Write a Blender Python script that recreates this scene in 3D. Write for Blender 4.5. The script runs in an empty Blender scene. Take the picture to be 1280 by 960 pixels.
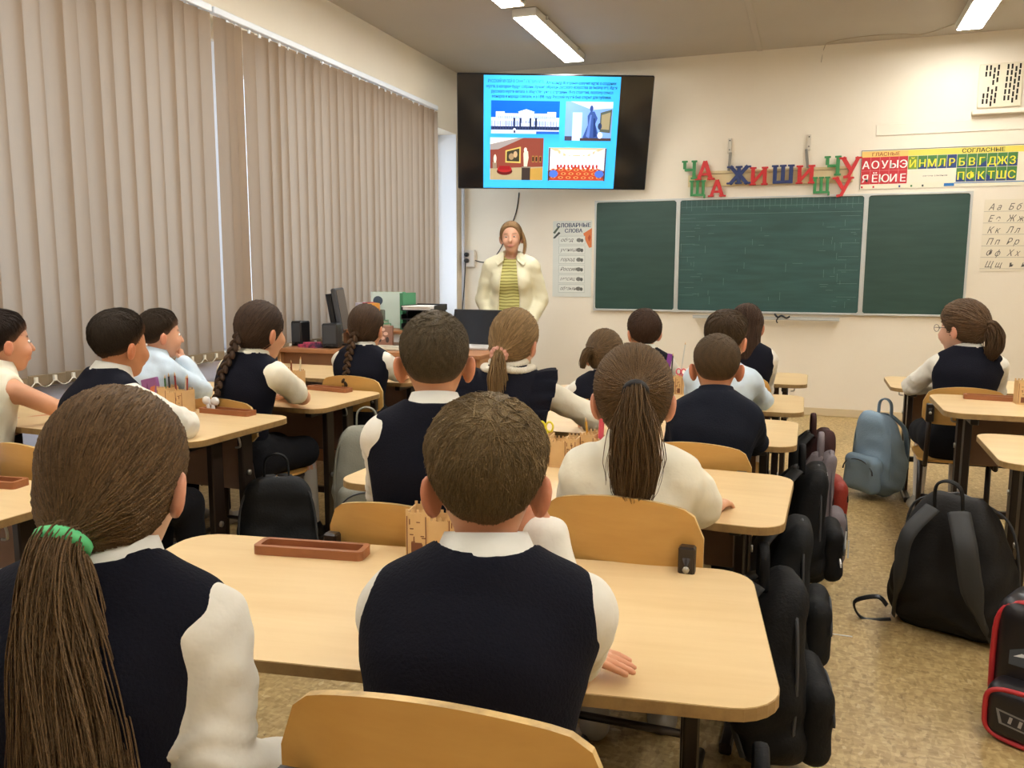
import bpy, math, random
import numpy as np
from mathutils import Matrix, Vector, Euler

SC = bpy.context.scene
COL = SC.collection
PI = math.pi

# ------------------------------------------------------------------ camera
cam_d = bpy.data.cameras.new('camera')
cam = bpy.data.objects.new('camera', cam_d)
COL.objects.link(cam)
cam_d.sensor_width = 36.0
cam_d.lens = 36.0 * 1038.0 / 1280.0
cam_d.clip_start = 0.02
cam.matrix_world = Matrix(((0.94115745, -0.0483368, 0.33449395, 0.0),
                           (0.33794917, 0.12403453, -0.93295541, 0.0),
                           (0.00360728, 0.99109989, 0.13307141, 1.25),
                           (0, 0, 0, 1)))
SC.camera = cam

# ------------------------------------------------------------------ world: overcast spring daylight
world = bpy.data.worlds.new('daylight')
SC.world = world
world.use_nodes = True
wn = world.node_tree.nodes
wl = world.node_tree.links
wn.clear()
wo = wn.new('ShaderNodeOutputWorld')
wb = wn.new('ShaderNodeBackground')
tc = wn.new('ShaderNodeTexCoord')
sp = wn.new('ShaderNodeSeparateXYZ')
rp = wn.new('ShaderNodeValToRGB')
wl.new(tc.outputs['Generated'], sp.inputs[0])
wl.new(sp.outputs['Z'], rp.inputs[0])
wl.new(rp.outputs['Color'], wb.inputs['Color'])
wl.new(wb.outputs[0], wo.inputs[0])
rp.color_ramp.elements[0].position = 0.0
rp.color_ramp.elements[0].color = (0.78, 0.88, 1.0, 1)
rp.color_ramp.elements[1].position = 1.0
rp.color_ramp.elements[1].color = (0.55, 0.75, 1.0, 1)
wb.inputs['Strength'].default_value = 2.2

# ------------------------------------------------------------------ view
SC.view_settings.view_transform = 'Standard'
SC.view_settings.look = 'None'
SC.view_settings.gamma = 1.0
SC.view_settings.use_curve_mapping = False
SC.view_settings.exposure = 0.0
LAMP_W = 42.0

# ------------------------------------------------------------------ material helpers
MATS = {}

def mat(name, col=(0.8, 0.8, 0.8), rough=0.5, metal=0.0, spec=0.5, noise=None, bump=None, attr=False, emit=0.0,
        sss=0.0, stretch=(1, 1, 1), coat=0.0, transl=None):
    """noise=(scale, colour2, contrast), bump=(scale, strength)."""
    if name in MATS:
        return MATS[name]
    m = bpy.data.materials.new(name)
    m.use_nodes = True
    nt = m.node_tree
    N, L = nt.nodes, nt.links
    b = N['Principled BSDF']
    b.inputs['Base Color'].default_value = (*col, 1)
    b.inputs['Roughness'].default_value = rough
    b.inputs['Metallic'].default_value = metal
    b.inputs['Specular IOR Level'].default_value = spec
    if sss:
        b.inputs['Subsurface Weight'].default_value = sss
        b.inputs['Subsurface Radius'].default_value = (0.012, 0.005, 0.003)
        b.inputs['Subsurface Scale'].default_value = 1.0
    if coat:
        b.inputs['Coat Weight'].default_value = coat
    vec = None
    if noise or bump:
        t = N.new('ShaderNodeTexCoord')
        mp = N.new('ShaderNodeMapping')
        mp.inputs['Scale'].default_value = stretch
        L.new(t.outputs['Object'], mp.inputs[0])
        vec = mp.outputs[0]
    colsock = None
    if attr:
        a = N.new('ShaderNodeAttribute')
        a.attribute_name = 'Col'
        colsock = a.outputs['Color']
        if not noise:
            L.new(colsock, b.inputs['Base Color'])
    if noise:
        n = N.new('ShaderNodeTexNoise')
        n.inputs['Scale'].default_value = noise[0]
        n.inputs['Detail'].default_value = 5
        n.inputs['Roughness'].default_value = 0.6
        L.new(vec, n.inputs['Vector'])
        r = N.new('ShaderNodeMapRange')
        c = noise[2]
        r.inputs[1].default_value = 0.5 - c
        r.inputs[2].default_value = 0.5 + c
        L.new(n.outputs['Fac'], r.inputs[0])
        mx = N.new('ShaderNodeMix')
        mx.data_type = 'RGBA'
        mx.inputs[6].default_value = (*col, 1)
        mx.inputs[7].default_value = (*noise[1], 1)
        if colsock:
            L.new(colsock, mx.inputs[6])
        L.new(r.outputs[0], mx.inputs[0])
        L.new(mx.outputs[2], b.inputs['Base Color'])
    if bump:
        n2 = N.new('ShaderNodeTexNoise')
        n2.inputs['Scale'].default_value = bump[0]
        n2.inputs['Detail'].default_value = 4
        L.new(vec, n2.inputs['Vector'])
        bp = N.new('ShaderNodeBump')
        bp.inputs['Strength'].default_value = bump[1]
        bp.inputs['Distance'].default_value = 0.01
        L.new(n2.outputs['Fac'], bp.inputs['Height'])
        L.new(bp.outputs[0], b.inputs['Normal'])
    if emit:
        b.inputs['Emission Strength'].default_value = emit
        if colsock:
            L.new(colsock, b.inputs['Emission Color'])
        else:
            b.inputs['Emission Color'].default_value = (*col, 1)
    if transl:
        tr = N.new('ShaderNodeBsdfTranslucent')
        tr.inputs['Color'].default_value = (*transl[0], 1)
        ms = N.new('ShaderNodeMixShader')
        ms.inputs[0].default_value = transl[1]
        L.new(b.outputs[0], ms.inputs[1])
        L.new(tr.outputs[0], ms.inputs[2])
        L.new(ms.outputs[0], N['Material Output'].inputs[0])
    MATS[name] = m
    return m

def srgb(r, g, b):
    f = lambda c: (c / 255 / 12.92) if c / 255 <= 0.04045 else ((c / 255 + 0.055) / 1.055) ** 2.4
    return (f(r), f(g), f(b))

# ------------------------------------------------------------------ object helpers
def tag(o, label=None, cat=None, group=None, kind=None):
    if label: o['label'] = label
    if cat: o['category'] = cat
    if group: o['group'] = group
    if kind: o['kind'] = kind
    return o

def empty(name, loc=(0, 0, 0), rz=0.0, label=None, cat=None, group=None):
    o = bpy.data.objects.new(name, None)
    o.empty_display_size = 0.1
    o.location = loc
    o.rotation_euler = (0, 0, rz)
    COL.objects.link(o)
    return tag(o, label, cat, group)

def link(name, me, parent=None, loc=None, rot=None):
    o = bpy.data.objects.new(name, me)
    COL.objects.link(o)
    if parent is not None:
        o.parent = parent
    if loc is not None:
        o.location = loc
    if rot is not None:
        o.rotation_euler = rot
    return o

def copy_tree(o, parent=None):
    c = o.copy()
    COL.objects.link(c)
    c.parent = parent
    for ch in list(o.children):
        copy_tree(ch, c)
    return c

def mesh_np(name, V, F, m, smooth=True, cols=None):
    """V (n,3) array, F list/array of polys, cols (n,3) linear colours."""
    me = bpy.data.meshes.new(name)
    V = np.asarray(V, dtype=np.float32)
    if isinstance(F, np.ndarray):
        nf, k = F.shape
        me.vertices.add(len(V))
        me.vertices.foreach_set('co', V.ravel())
        me.loops.add(nf * k)
        me.loops.foreach_set('vertex_index', F.astype(np.int32).ravel())
        me.polygons.add(nf)
        me.polygons.foreach_set('loop_start', np.arange(0, nf * k, k, dtype=np.int32))
        me.polygons.foreach_set('loop_total', np.full(nf, k, dtype=np.int32))
        me.update(calc_edges=True)
    else:
        me.from_pydata([tuple(map(float, v)) for v in V], [], [tuple(map(int, f)) for f in F])
        me.update()
    if smooth:
        me.polygons.foreach_set('use_smooth', np.ones(len(me.polygons), dtype=bool))
    if cols is not None:
        at = me.color_attributes.new('Col', 'FLOAT_COLOR', 'POINT')
        c4 = np.ones((len(V), 4), dtype=np.float32)
        c4[:, :3] = cols
        at.data.foreach_set('color', c4.ravel())
    me.materials.append(m)
    me.validate()
    return me

class MB:
    """collects shapes, built as ONE mesh."""
    def __init__(self):
        self.v, self.f, self.s = [], [], []

    def add(self, vs, fs, M=None, smooth=False):
        o = len(self.v)
        for p in vs:
            self.v.append(tuple(M @ Vector(p)) if M is not None else tuple(p))
        for f in fs:
            self.f.append(tuple(i + o for i in f))
            self.s.append(smooth)
        return self

    def box(self, lo, hi, M=None, bev=0.0):
        (x0, y0, z0), (x1, y1, z1) = lo, hi
        if bev <= 0:
            vs = [(x0, y0, z0), (x1, y0, z0), (x1, y1, z0), (x0, y1, z0), (x0, y0, z1), (x1, y0, z1), (x1, y1, z1), (x0, y1, z1)]
            fs = [(0, 3, 2, 1), (4, 5, 6, 7), (0, 1, 5, 4), (1, 2, 6, 5), (2, 3, 7, 6), (3, 0, 4, 7)]
            return self.add(vs, fs, M)
        b = min(bev, (x1 - x0) * .49, (y1 - y0) * .49, (z1 - z0) * .49)
        vs, idx = [], {}
        for sx in (0, 1):
            for sy in (0, 1):
                for sz in (0, 1):
                    X, Y, Z = (x0, x1)[sx], (y0, y1)[sy], (z0, z1)[sz]
                    dx, dy, dz = (b, -b)[sx], (b, -b)[sy], (b, -b)[sz]
                    for a, p in enumerate(((X, Y + dy, Z + dz), (X + dx, Y, Z + dz), (X + dx, Y + dy, Z))):
                        idx[(sx, sy, sz, a)] = len(vs)
                        vs.append(p)
        c = lambda sx, sy, sz, a: idx[(sx, sy, sz, a)]
        fs = []
        for s in (0, 1):
            q = [(s, 0, 0), (s, 1, 0), (s, 1, 1), (s, 0, 1)]
            f = [c(*t, 0) for t in q]; fs.append(tuple(f if s else f[::-1]))
            q = [(0, s, 0), (0, s, 1), (1, s, 1), (1, s, 0)]
            f = [c(*t, 1) for t in q]; fs.append(tuple(f if s else f[::-1]))
            q = [(0, 0, s), (1, 0, s), (1, 1, s), (0, 1, s)]
            f = [c(*t, 2) for t in q]; fs.append(tuple(f if s else f[::-1]))
        for i in (0, 1):
            for j in (0, 1):
                fs.append((c(i, j, 0, 0), c(i, j, 1, 0), c(i, j, 1, 1), c(i, j, 0, 1)))
                fs.append((c(i, 0, j, 0), c(i, 1, j, 0), c(i, 1, j, 2), c(i, 0, j, 2)))
                fs.append((c(0, i, j, 1), c(1, i, j, 1), c(1, i, j, 2), c(0, i, j, 2)))
        for i in (0, 1):
            for j in (0, 1):
                for k in (0, 1):
                    fs.append((c(i, j, k, 0), c(i, j, k, 1), c(i, j, k, 2)))
        return self.add(vs, fs, M)

    def tube(self, pts, r, n=8, closed=False, smooth=True, flat=None, M=None):
        """r: number or list; flat=(a,b) cross-section scale."""
        P = [Vector(p) for p in pts]
        k = len(P)
        rs = r if isinstance(r, (list, tuple)) else [r] * k
        fa, fb = flat or (1, 1)
        up = None
        vs, fs = [], []
        for i in range(k):
            if closed:
                t = P[(i + 1) % k] - P[i - 1]
            else:
                t = P[min(i + 1, k - 1)] - P[max(i - 1, 0)]
            t.normalize()
            if up is None:
                up = Vector((0, 0, 1)) if abs(t.z) < .9 else Vector((0, 1, 0))
            sd = t.cross(up)
            if sd.length < 1e-6:
                sd = Vector((1, 0, 0))
            sd.normalize()
            up = sd.cross(t).normalized()
            for j in range(n):
                a = 2 * PI * j / n
                vs.append(P[i] + sd * (math.cos(a) * rs[i] * fa) + up * (math.sin(a) * rs[i] * fb))
        rng = range(k if closed else k - 1)
        for i in rng:
            i2 = (i + 1) % k
            for j in range(n):
                j2 = (j + 1) % n
                fs.append((i * n + j, i * n + j2, i2 * n + j2, i2 * n + j))
        if not closed:
            fs.append(tuple(range(n - 1, -1, -1)))
            fs.append(tuple((k - 1) * n + j for j in range(n)))
        return self.add(vs, fs, M, smooth)

    def prism(self, outline, z0, z1, M=None, smooth=False):
        """outline: ccw xy points."""
        n = len(outline)
        vs = [(x, y, z0) for x, y in outline] + [(x, y, z1) for x, y in outline]
        fs = [tuple(range(n - 1, -1, -1)), tuple(range(n, 2 * n))]
        o = len(self.v)
        self.add(vs, fs, M)
        self.add([], [])
        for i in range(n):
            j = (i + 1) % n
            self.f.append((o + i, o + j, o + n + j, o + n + i))
            self.s.append(smooth)
        return self

    def lathe(self, prof, n=16, M=None, smooth=True):
        vs, fs = [], []
        k = len(prof)
        for r, z in prof:
            for j in range(n):
                a = 2 * PI * j / n
                vs.append((r * math.cos(a), r * math.sin(a), z))
        for i in range(k - 1):
            for j in range(n):
                j2 = (j + 1) % n
                fs.append((i * n + j, i * n + j2, (i + 1) * n + j2, (i + 1) * n + j))
        fs.append(tuple(range(n - 1, -1, -1)))
        fs.append(tuple((k - 1) * n + j for j in range(n)))
        return self.add(vs, fs, M, smooth)

    def ball(self, c, r, M=None, n=10, k=7):
        vs, fs = [], []
        rx, ry, rz = r if isinstance(r, (tuple, list)) else (r, r, r)
        for i in range(k + 1):
            t = PI * i / k
            for j in range(n):
                a = 2 * PI * j / n
                vs.append((c[0] + rx * math.sin(t) * math.cos(a), c[1] + ry * math.sin(t) * math.sin(a), c[2] - rz * math.cos(t)))
        for i in range(k):
            for j in range(n):
                j2 = (j + 1) % n
                fs.append((i * n + j, i * n + j2, (i + 1) * n + j2, (i + 1) * n + j))
        return self.add(vs, fs, M, True)

    def mesh(self, name, m):
        me = bpy.data.meshes.new(name)
        me.from_pydata(self.v, [], self.f)
        me.polygons.foreach_set('use_smooth', np.array(self.s, dtype=bool))
        me.materials.append(m)
        me.update()
        return me

    def build(self, name, m, parent=None, loc=None, rot=None):
        return link(name, self.mesh(name, m), parent, loc, rot)

def rrect(w, d, r, n=6, cx=0, cy=0):
    pts = []
    for sx, sy, a0 in ((1, -1, -PI / 2), (1, 1, 0), (-1, 1, PI / 2), (-1, -1, PI)):
        for i in range(n + 1):
            a = a0 + PI / 2 * i / n
            pts.append((cx + sx * (w / 2 - r) + r * math.cos(a), cy + sy * (d / 2 - r) + r * math.sin(a)))
    return pts

def bez(pts, n=12):
    """Catmull-Rom through pts."""
    P = [Vector(p) for p in pts]
    out = []
    for i in range(len(P) - 1):
        p0, p1, p2, p3 = P[max(i - 1, 0)], P[i], P[i + 1], P[min(i + 2, len(P) - 1)]
        for k in range(n):
            t = k / n
            out.append(0.5 * ((2 * p1) + (p2 - p0) * t + (2 * p0 - 5 * p1 + 4 * p2 - p3) * t * t + (3 * p1 - p0 - 3 * p2 + p3) * t ** 3))
    out.append(P[-1])
    return out

def art(name, polys, m, parent=None, step=0.0004, loc=None, rot=None):
    """flat print: polys = [(points in local xz, colour)], each a hair in front (-y) of the last."""
    V, F, Cc = [], [], []
    for i, (pts, c) in enumerate(polys):
        o = len(V)
        for x, z in pts:
            V.append((x, -step * (i * 0.25 + 1), z)); Cc.append(c)
        F.append(tuple(range(o, o + len(pts))))
    return link(name, mesh_np(name, V, F, m, False, np.array(Cc)), parent, loc, rot)

def rect(x0, z0, x1, z1):
    return [(x0, z0), (x1, z0), (x1, z1), (x0, z1)]

def ngon(cx, cz, rx, rz=None, n=14):
    rz = rz or rx
    return [(cx + rx * math.cos(2 * PI * i / n), cz + rz * math.sin(2 * PI * i / n)) for i in range(n)]

def text_mesh(name, items, m, parent=None, extrude=0.0, loc=None, rot=None, bevel=0.0, offset=0.0):
    """items: (string, x, z, size, align, shear[, xscale, offset]) printed in the local xz plane facing -y; joined as one mesh."""
    V, F = [], []
    for it in items:
        s, x, z, size, al, sh = it[:6]
        xs = it[6] if len(it) > 6 else 1.0
        bold = it[7] if len(it) > 7 else offset
        cu = bpy.data.curves.new('t', 'FONT')
        cu.body = s
        cu.size = size
        cu.align_x = al
        cu.shear = sh
        cu.extrude = extrude
        cu.bevel_depth = bevel
        cu.resolution_u = 8
        if extrude == 0: cu.fill_mode = 'FRONT'
        to = bpy.data.objects.new('t', cu)
        COL.objects.link(to)
        dg = bpy.context.evaluated_depsgraph_get()
        me = to.evaluated_get(dg).to_mesh()
        for dx in ((0,) if bold <= 0 else (-bold, bold)):
            o = len(V); dy = .00025 if dx > 0 else 0
            for v in me.vertices:
                V.append((x + dx + v.co.x * xs, -v.co.z - dy, z + v.co.y))
            for p in me.polygons:
                F.append(tuple(i + o for i in p.vertices))
        to.evaluated_get(dg).to_mesh_clear()
        bpy.data.objects.remove(to)
        bpy.data.curves.remove(cu)
    return link(name, mesh_np(name, V, F, m, False), parent, loc, rot)
# ------------------------------------------------------------------ signed-distance modelling (numpy) -> surface-nets mesh
class G:
    """sampling grid."""
    def __init__(self, lo, hi, h):
        self.lo = np.array(lo, dtype=np.float32)
        self.h = h
        n = np.ceil((np.array(hi) - np.array(lo)) / h).astype(int) + 1
        ax = [self.lo[i] + h * np.arange(n[i], dtype=np.float32) for i in range(3)]
        self.X, self.Y, self.Z = np.meshgrid(*ax, indexing='ij')

def xf(g, c, R):
    """grid points in the local frame (origin c, rotation matrix R local->outer)."""
    q = type('Q', (), {})()
    X, Y, Z = g.X - c[0], g.Y - c[1], g.Z - c[2]
    R = np.asarray(R, dtype=np.float32)
    q.X = X * R[0, 0] + Y * R[1, 0] + Z * R[2, 0]
    q.Y = X * R[0, 1] + Y * R[1, 1] + Z * R[2, 1]
    q.Z = X * R[0, 2] + Y * R[1, 2] + Z * R[2, 2]
    return q

def rot(rx=0, ry=0, rz=0):
    return np.array(Euler((rx, ry, rz), 'XYZ').to_matrix())

def cap(g, a, b, ra, rb=None, flat=1.0):
    rb = ra if rb is None else rb
    a = np.asarray(a, dtype=np.float32); b = np.asarray(b, dtype=np.float32)
    k = np.float32(1.0 / flat)
    ba = b - a
    bx, by, bz = ba[0], ba[1] * k, ba[2]
    px, py, pz = g.X - a[0], (g.Y - a[1]) * k, g.Z - a[2]
    L = max(bx * bx + by * by + bz * bz, 1e-9)
    t = np.clip((px * bx + py * by + pz * bz) / L, 0, 1)
    d = np.sqrt((px - bx * t) ** 2 + (py - by * t) ** 2 + (pz - bz * t) ** 2) - (ra + (rb - ra) * t)
    return d * (1.0 if flat == 1 else (0.5 + 0.5 * flat))

def ell(g, c, r, R=None):
    q = xf(g, c, R if R is not None else np.eye(3))
    k0 = np.sqrt((q.X / r[0]) ** 2 + (q.Y / r[1]) ** 2 + (q.Z / r[2]) ** 2)
    k1 = np.sqrt((q.X / r[0] ** 2) ** 2 + (q.Y / r[1] ** 2) ** 2 + (q.Z / r[2] ** 2) ** 2) + 1e-6
    return k0 * (k0 - 1) / k1

def rbox(g, c, hs, r, R=None):
    q = xf(g, c, R if R is not None else np.eye(3))
    dx, dy, dz = np.abs(q.X) - hs[0] + r, np.abs(q.Y) - hs[1] + r, np.abs(q.Z) - hs[2] + r
    o = np.sqrt(np.maximum(dx, 0) ** 2 + np.maximum(dy, 0) ** 2 + np.maximum(dz, 0) ** 2)
    return o + np.minimum(np.maximum(dx, np.maximum(dy, dz)), 0) - r

def smin(a, b, k):
    h = np.maximum(k - np.abs(a - b), 0) / k
    return np.minimum(a, b) - h * h * k * 0.25

def smax(a, b, k):
    return -smin(-a, -b, k)

def wob(g, f, seed, amp=1.0):
    """cheap smooth noise from crossed sines."""
    r = np.random.RandomState(seed)
    o = 0
    for i in range(4):
        w = r.normal(size=3); w /= np.linalg.norm(w)
        w = w * f * (0.7 + 0.8 * r.rand())
        o = o + np.sin(g.X * w[0] + g.Y * w[1] + g.Z * w[2] + r.rand() * 6.28)
    return o * (amp / 4)

def nets(g, F):
    """vectorised surface nets: returns verts, quads."""
    F = np.ascontiguousarray(F, dtype=np.float32)
    F[0] = np.maximum(F[0], 1e-4); F[-1] = np.maximum(F[-1], 1e-4)
    F[:, 0] = np.maximum(F[:, 0], 1e-4); F[:, -1] = np.maximum(F[:, -1], 1e-4)
    F[:, :, 0] = np.maximum(F[:, :, 0], 1e-4); F[:, :, -1] = np.maximum(F[:, :, -1], 1e-4)
    S = F < 0
    nx, ny, nz = F.shape
    c = np.zeros((nx - 1, ny - 1, nz - 1), dtype=np.int8)
    for i in (0, 1):
        for j in (0, 1):
            for k in (0, 1):
                c += S[i:nx - 1 + i, j:ny - 1 + j, k:nz - 1 + k]
    act = (c > 0) & (c < 8)
    I = np.argwhere(act)
    idx = np.full(act.shape, -1, dtype=np.int64)
    idx[act] = np.arange(len(I))
    acc = np.zeros((len(I), 3)); cnt = np.zeros(len(I))
    off = [(i, j, k) for i in (0, 1) for j in (0, 1) for k in (0, 1)]
    val = {o: F[I[:, 0] + o[0], I[:, 1] + o[1], I[:, 2] + o[2]] for o in off}
    for o in off:
        for a in range(3):
            if o[a] == 0:
                o2 = list(o); o2[a] = 1; o2 = tuple(o2)
                v0, v1 = val[o], val[o2]
                m = (v0 < 0) != (v1 < 0)
                t = v0[m] / (v0[m] - v1[m])
                p = np.tile(np.array(o, float), (m.sum(), 1))
                p[:, a] = t
                acc[m] += p; cnt[m] += 1
    V = (I + acc / cnt[:, None]) * g.h + g.lo
    Q = []
    for a in range(3):
        sl0 = [slice(None)] * 3; sl1 = [slice(None)] * 3
        sl0[a] = slice(0, -1); sl1[a] = slice(1, None)
        s0, s1 = S[tuple(sl0)], S[tuple(sl1)]
        E = np.argwhere(s0 != s1)
        b, d = (a + 1) % 3, (a + 2) % 3
        E = E[(E[:, b] > 0) & (E[:, d] > 0)]
        inside = s0[E[:, 0], E[:, 1], E[:, 2]]
        def at(db, dd):
            e = E.copy(); e[:, b] -= db; e[:, d] -= dd
            return idx[e[:, 0], e[:, 1], e[:, 2]]
        q = np.stack([at(1, 1), at(0, 1), at(0, 0), at(1, 0)], 1)
        q[~inside] = q[~inside][:, ::-1]
        Q.append(q)
    Q = np.concatenate(Q)
    Q = Q[(Q >= 0).all(1)]
    return V, Q

def relax(V, Q, it=2, lam=0.5):
    n = len(V)
    a = np.concatenate([Q[:, 0], Q[:, 1], Q[:, 2], Q[:, 3]])
    b = np.concatenate([Q[:, 1], Q[:, 2], Q[:, 3], Q[:, 0]])
    a, b = np.concatenate([a, b]), np.concatenate([b, a])
    dg = np.bincount(a, minlength=n).astype(float); dg[dg == 0] = 1
    for _ in range(it):
        for l in (lam, -lam * 0.95):
            s = np.stack([np.bincount(a, weights=V[b, i], minlength=n) for i in range(3)], 1) / dg[:, None]
            V = V + l * (s - V)
    return V

def sdf_obj(name, g, F, m, parent=None, cols=None, it=2):
    V, Q = nets(g, F)
    V = relax(V, Q, it)
    cc = cols(V) if cols else None
    return link(name, mesh_np(name, V, Q, m, True, cc), parent)
# ================================================================== the room
XL, XR, YB, YF, ZC = -3.333, 2.95, -1.7, 7.775, 3.16

def floor_material():
    m = bpy.data.materials.new('linoleum')
    m.use_nodes = True
    N, L = m.node_tree.nodes, m.node_tree.links
    b = N['Principled BSDF']
    b.inputs['Roughness'].default_value = 0.42
    b.inputs['Specular IOR Level'].default_value = 0.4
    t = N.new('ShaderNodeTexCoord')
    n0 = N.new('ShaderNodeTexNoise'); n0.inputs['Scale'].default_value = 9; n0.inputs['Detail'].default_value = 4
    L.new(t.outputs['Object'], n0.inputs['Vector'])
    add = N.new('ShaderNodeMixRGB'); add.blend_type = 'ADD'; add.inputs[0].default_value = 0.012
    L.new(t.outputs['Object'], add.inputs[1]); L.new(n0.outputs['Color'], add.inputs[2])
    cols = None
    for sc_, rt in (((105, 42, 1), 0.35), ((46, 98, 1), -0.3)):
        mp = N.new('ShaderNodeMapping'); mp.inputs['Scale'].default_value = sc_; mp.inputs['Rotation'].default_value = (0, 0, rt)
        L.new(add.outputs[0], mp.inputs[0])
        v = N.new('ShaderNodeTexVoronoi'); v.inputs['Scale'].default_value = 1.0
        L.new(mp.outputs[0], v.inputs['Vector'])
        r = N.new('ShaderNodeValToRGB')
        r.color_ramp.interpolation = 'CONSTANT'
        els = r.color_ramp.elements
        els[0].position = 0; els[0].color = (*srgb(158, 130, 80), 1)
        els[1].position = .28; els[1].color = (*srgb(184, 156, 104), 1)
        for p_, c_ in ((.5, srgb(172, 144, 92)), (.68, srgb(200, 174, 122)), (.84, srgb(138, 111, 66)), (.93, srgb(216, 196, 150))):
            e = els.new(p_); e.color = (*c_, 1)
        L.new(v.outputs['Color'], r.inputs[0])
        if cols is None:
            cols = r.outputs[0]
        else:
            mx = N.new('ShaderNodeMixRGB'); mx.inputs[0].default_value = 0.5
            L.new(cols, mx.inputs[1]); L.new(r.outputs[0], mx.inputs[2]); cols = mx.outputs[0]
    n1 = N.new('ShaderNodeTexNoise'); n1.inputs['Scale'].default_value = 1.3; n1.inputs['Detail'].default_value = 3
    L.new(t.outputs['Object'], n1.inputs['Vector'])
    mr = N.new('ShaderNodeMapRange'); mr.inputs[1].default_value = .35; mr.inputs[2].default_value = .65; mr.inputs[3].default_value = .88; mr.inputs[4].default_value = 1.06
    L.new(n1.outputs['Fac'], mr.inputs[0])
    mm = N.new('ShaderNodeMixRGB'); mm.blend_type = 'MULTIPLY'; mm.inputs[0].default_value = 1
    L.new(cols, mm.inputs[1]); L.new(mr.outputs[0], mm.inputs[2])
    L.new(mm.outputs[0], b.inputs['Base Color'])
    return m

M_FLOOR = floor_material()
M_WALL = mat('cream_wall_paint', srgb(235, 226, 207), 0.6, noise=(1.2, srgb(229, 218, 198), .25), bump=(35, .06))
M_CEIL = mat('ceiling_paint', srgb(188, 181, 170), 0.8, noise=(.7, srgb(180, 172, 161), .25))
M_DAYTINT = mat('daylight_tinted_wall', srgb(226, 230, 250), 0.5)  # white wall under the windows, blue daylight put into its colour
M_WHITE = mat('white_plastic', srgb(235, 235, 232), 0.4)
M_TRIM = mat('beige_trim', srgb(205, 186, 150), 0.5)
M_STEEL = mat('dark_brown_steel', srgb(38, 27, 20), 0.38, spec=.5)
M_BLACKP = mat('black_plastic', srgb(24, 24, 26), 0.38)
M_DGREY = mat('dark_grey_plastic', srgb(58, 60, 64), 0.45)
M_ALU = mat('aluminium_frame', srgb(196, 198, 194), 0.38, metal=.35)

def struct(o):
    o['kind'] = 'structure'
    return o

struct(MB().box((XL - .4, YB - .2, -.1), (XR + .2, YF + .2, 0)).build('floor', M_FLOOR))
ceil = struct(MB().box((XL - .4, YB - .2, ZC), (XR + .2, YF + .2, ZC + .1)).build('ceiling', M_CEIL))
for x in (-.55, 2.2):
    MB().box((x, YB, ZC - .006), (x + .05, YF, ZC + .01), bev=.003).build('slab_joint', M_CEIL, ceil)
wf = struct(MB().box((XL - .4, YF, 0), (XR + .2, YF + .2, ZC)).build('wall_front', M_WALL))
struct(MB().box((XL - .4, YB - .2, 0), (XR + .2, YB, ZC)).build('wall_back', M_WALL))
struct(MB().box((XR, YB, 0), (XR + .2, YF, ZC)).build('wall_right', M_WALL))
struct(MB().box((XL + .02, YF - .016, 0), (XR, YF, .07), bev=.004).build('baseboard_front', M_TRIM))
struct(MB().box((XR - .016, YB, 0), (XR, YF - .02, .07), bev=.004).build('baseboard_right', M_TRIM))
# patch of flat cable duct painted over on the front wall
MB().box((.44, YF - .008, 2.392), (XR, YF, 2.486), bev=.003).build('cable_duct', M_WALL, wf)

# window wall: sill wall, lintel, piers
ZS, ZT = .78, 2.58
OPEN = [(-1.1, 0.75), (1.2, 4.18), (4.34, 7.66)]
wl_ = MB()
wl_.box((XL - .4, YB, 0), (XL, YF, ZS)).box((XL - .4, YB, ZT), (XL, YF, ZC))
ys = [YB] + [v for o in OPEN for v in o] + [YF]
for a, b in zip(ys[::2], ys[1::2]):
    wl_.box((XL - .4, a, ZS), (XL, b, ZT))
wall_left = struct(wl_.build('wall_left', M_WALL))
MB().box((XL, YB, .02), (XL + .012, YF, ZS - .06), bev=.002).build('daylight_tint_panel', M_DAYTINT, wall_left)  # thin sheet over the lower wall, carries the painted daylight tint
glassm = bpy.data.materials.new('window_glass')
glassm.use_nodes = True
_N, _L = glassm.node_tree.nodes, glassm.node_tree.links
_N.remove(_N['Principled BSDF'])
_t = _N.new('ShaderNodeBsdfTransparent'); _g = _N.new('ShaderNodeBsdfGlossy'); _g.inputs['Roughness'].default_value = .02
_m = _N.new('ShaderNodeMixShader'); _m.inputs[0].default_value = .06
_L.new(_t.outputs[0], _m.inputs[1]); _L.new(_g.outputs[0], _m.inputs[2]); _L.new(_m.outputs[0], _N['Material Output'].inputs[0])
for i, (a, b) in enumerate(OPEN):
    w = struct(empty('window_%d' % (i + 1), (XL - .28, (a + b) / 2, ZS)))
    W, H = b - a, ZT - ZS
    fr = MB()
    for lo, hi in (((0, -W / 2, 0), (.07, W / 2, .07)), ((0, -W / 2, H - .07), (.07, W / 2, H)),
                   ((0, -W / 2, .07), (.07, -W / 2 + .07, H - .07)), ((0, W / 2 - .07, .07), (.07, W / 2, H - .07))):
        fr.box(lo, hi, bev=.006)
    k = 3 if W > 2 else 2
    for j in range(1, k):
        yy = -W / 2 + W * j / k
        fr.box((.002, yy - .045, .07), (.068, yy + .045, H - .07), bev=.006)
    fr.build('window_frame', M_WHITE, w)
    for j in range(k):
        y0, y1 = -W / 2 + W * j / k + .045, -W / 2 + W * (j + 1) / k - .045
        MB().box((.03, y0, .07), (.036, y1, H - .07)).build('pane', glassm, w)
    for s_ in (-1, 1):
        MB().box((.07, s_ * W / 2 - .006, 0), (.28, s_ * W / 2 + .006, H)).build('reveal_lining', mat('reveal_white', srgb(244, 246, 250), .5), w)
    MB().box((.07, -W / 2 - .03, -.035), (.335, W / 2 + .03, 0), bev=.008).build('window_sill', M_WHITE, w)

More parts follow.
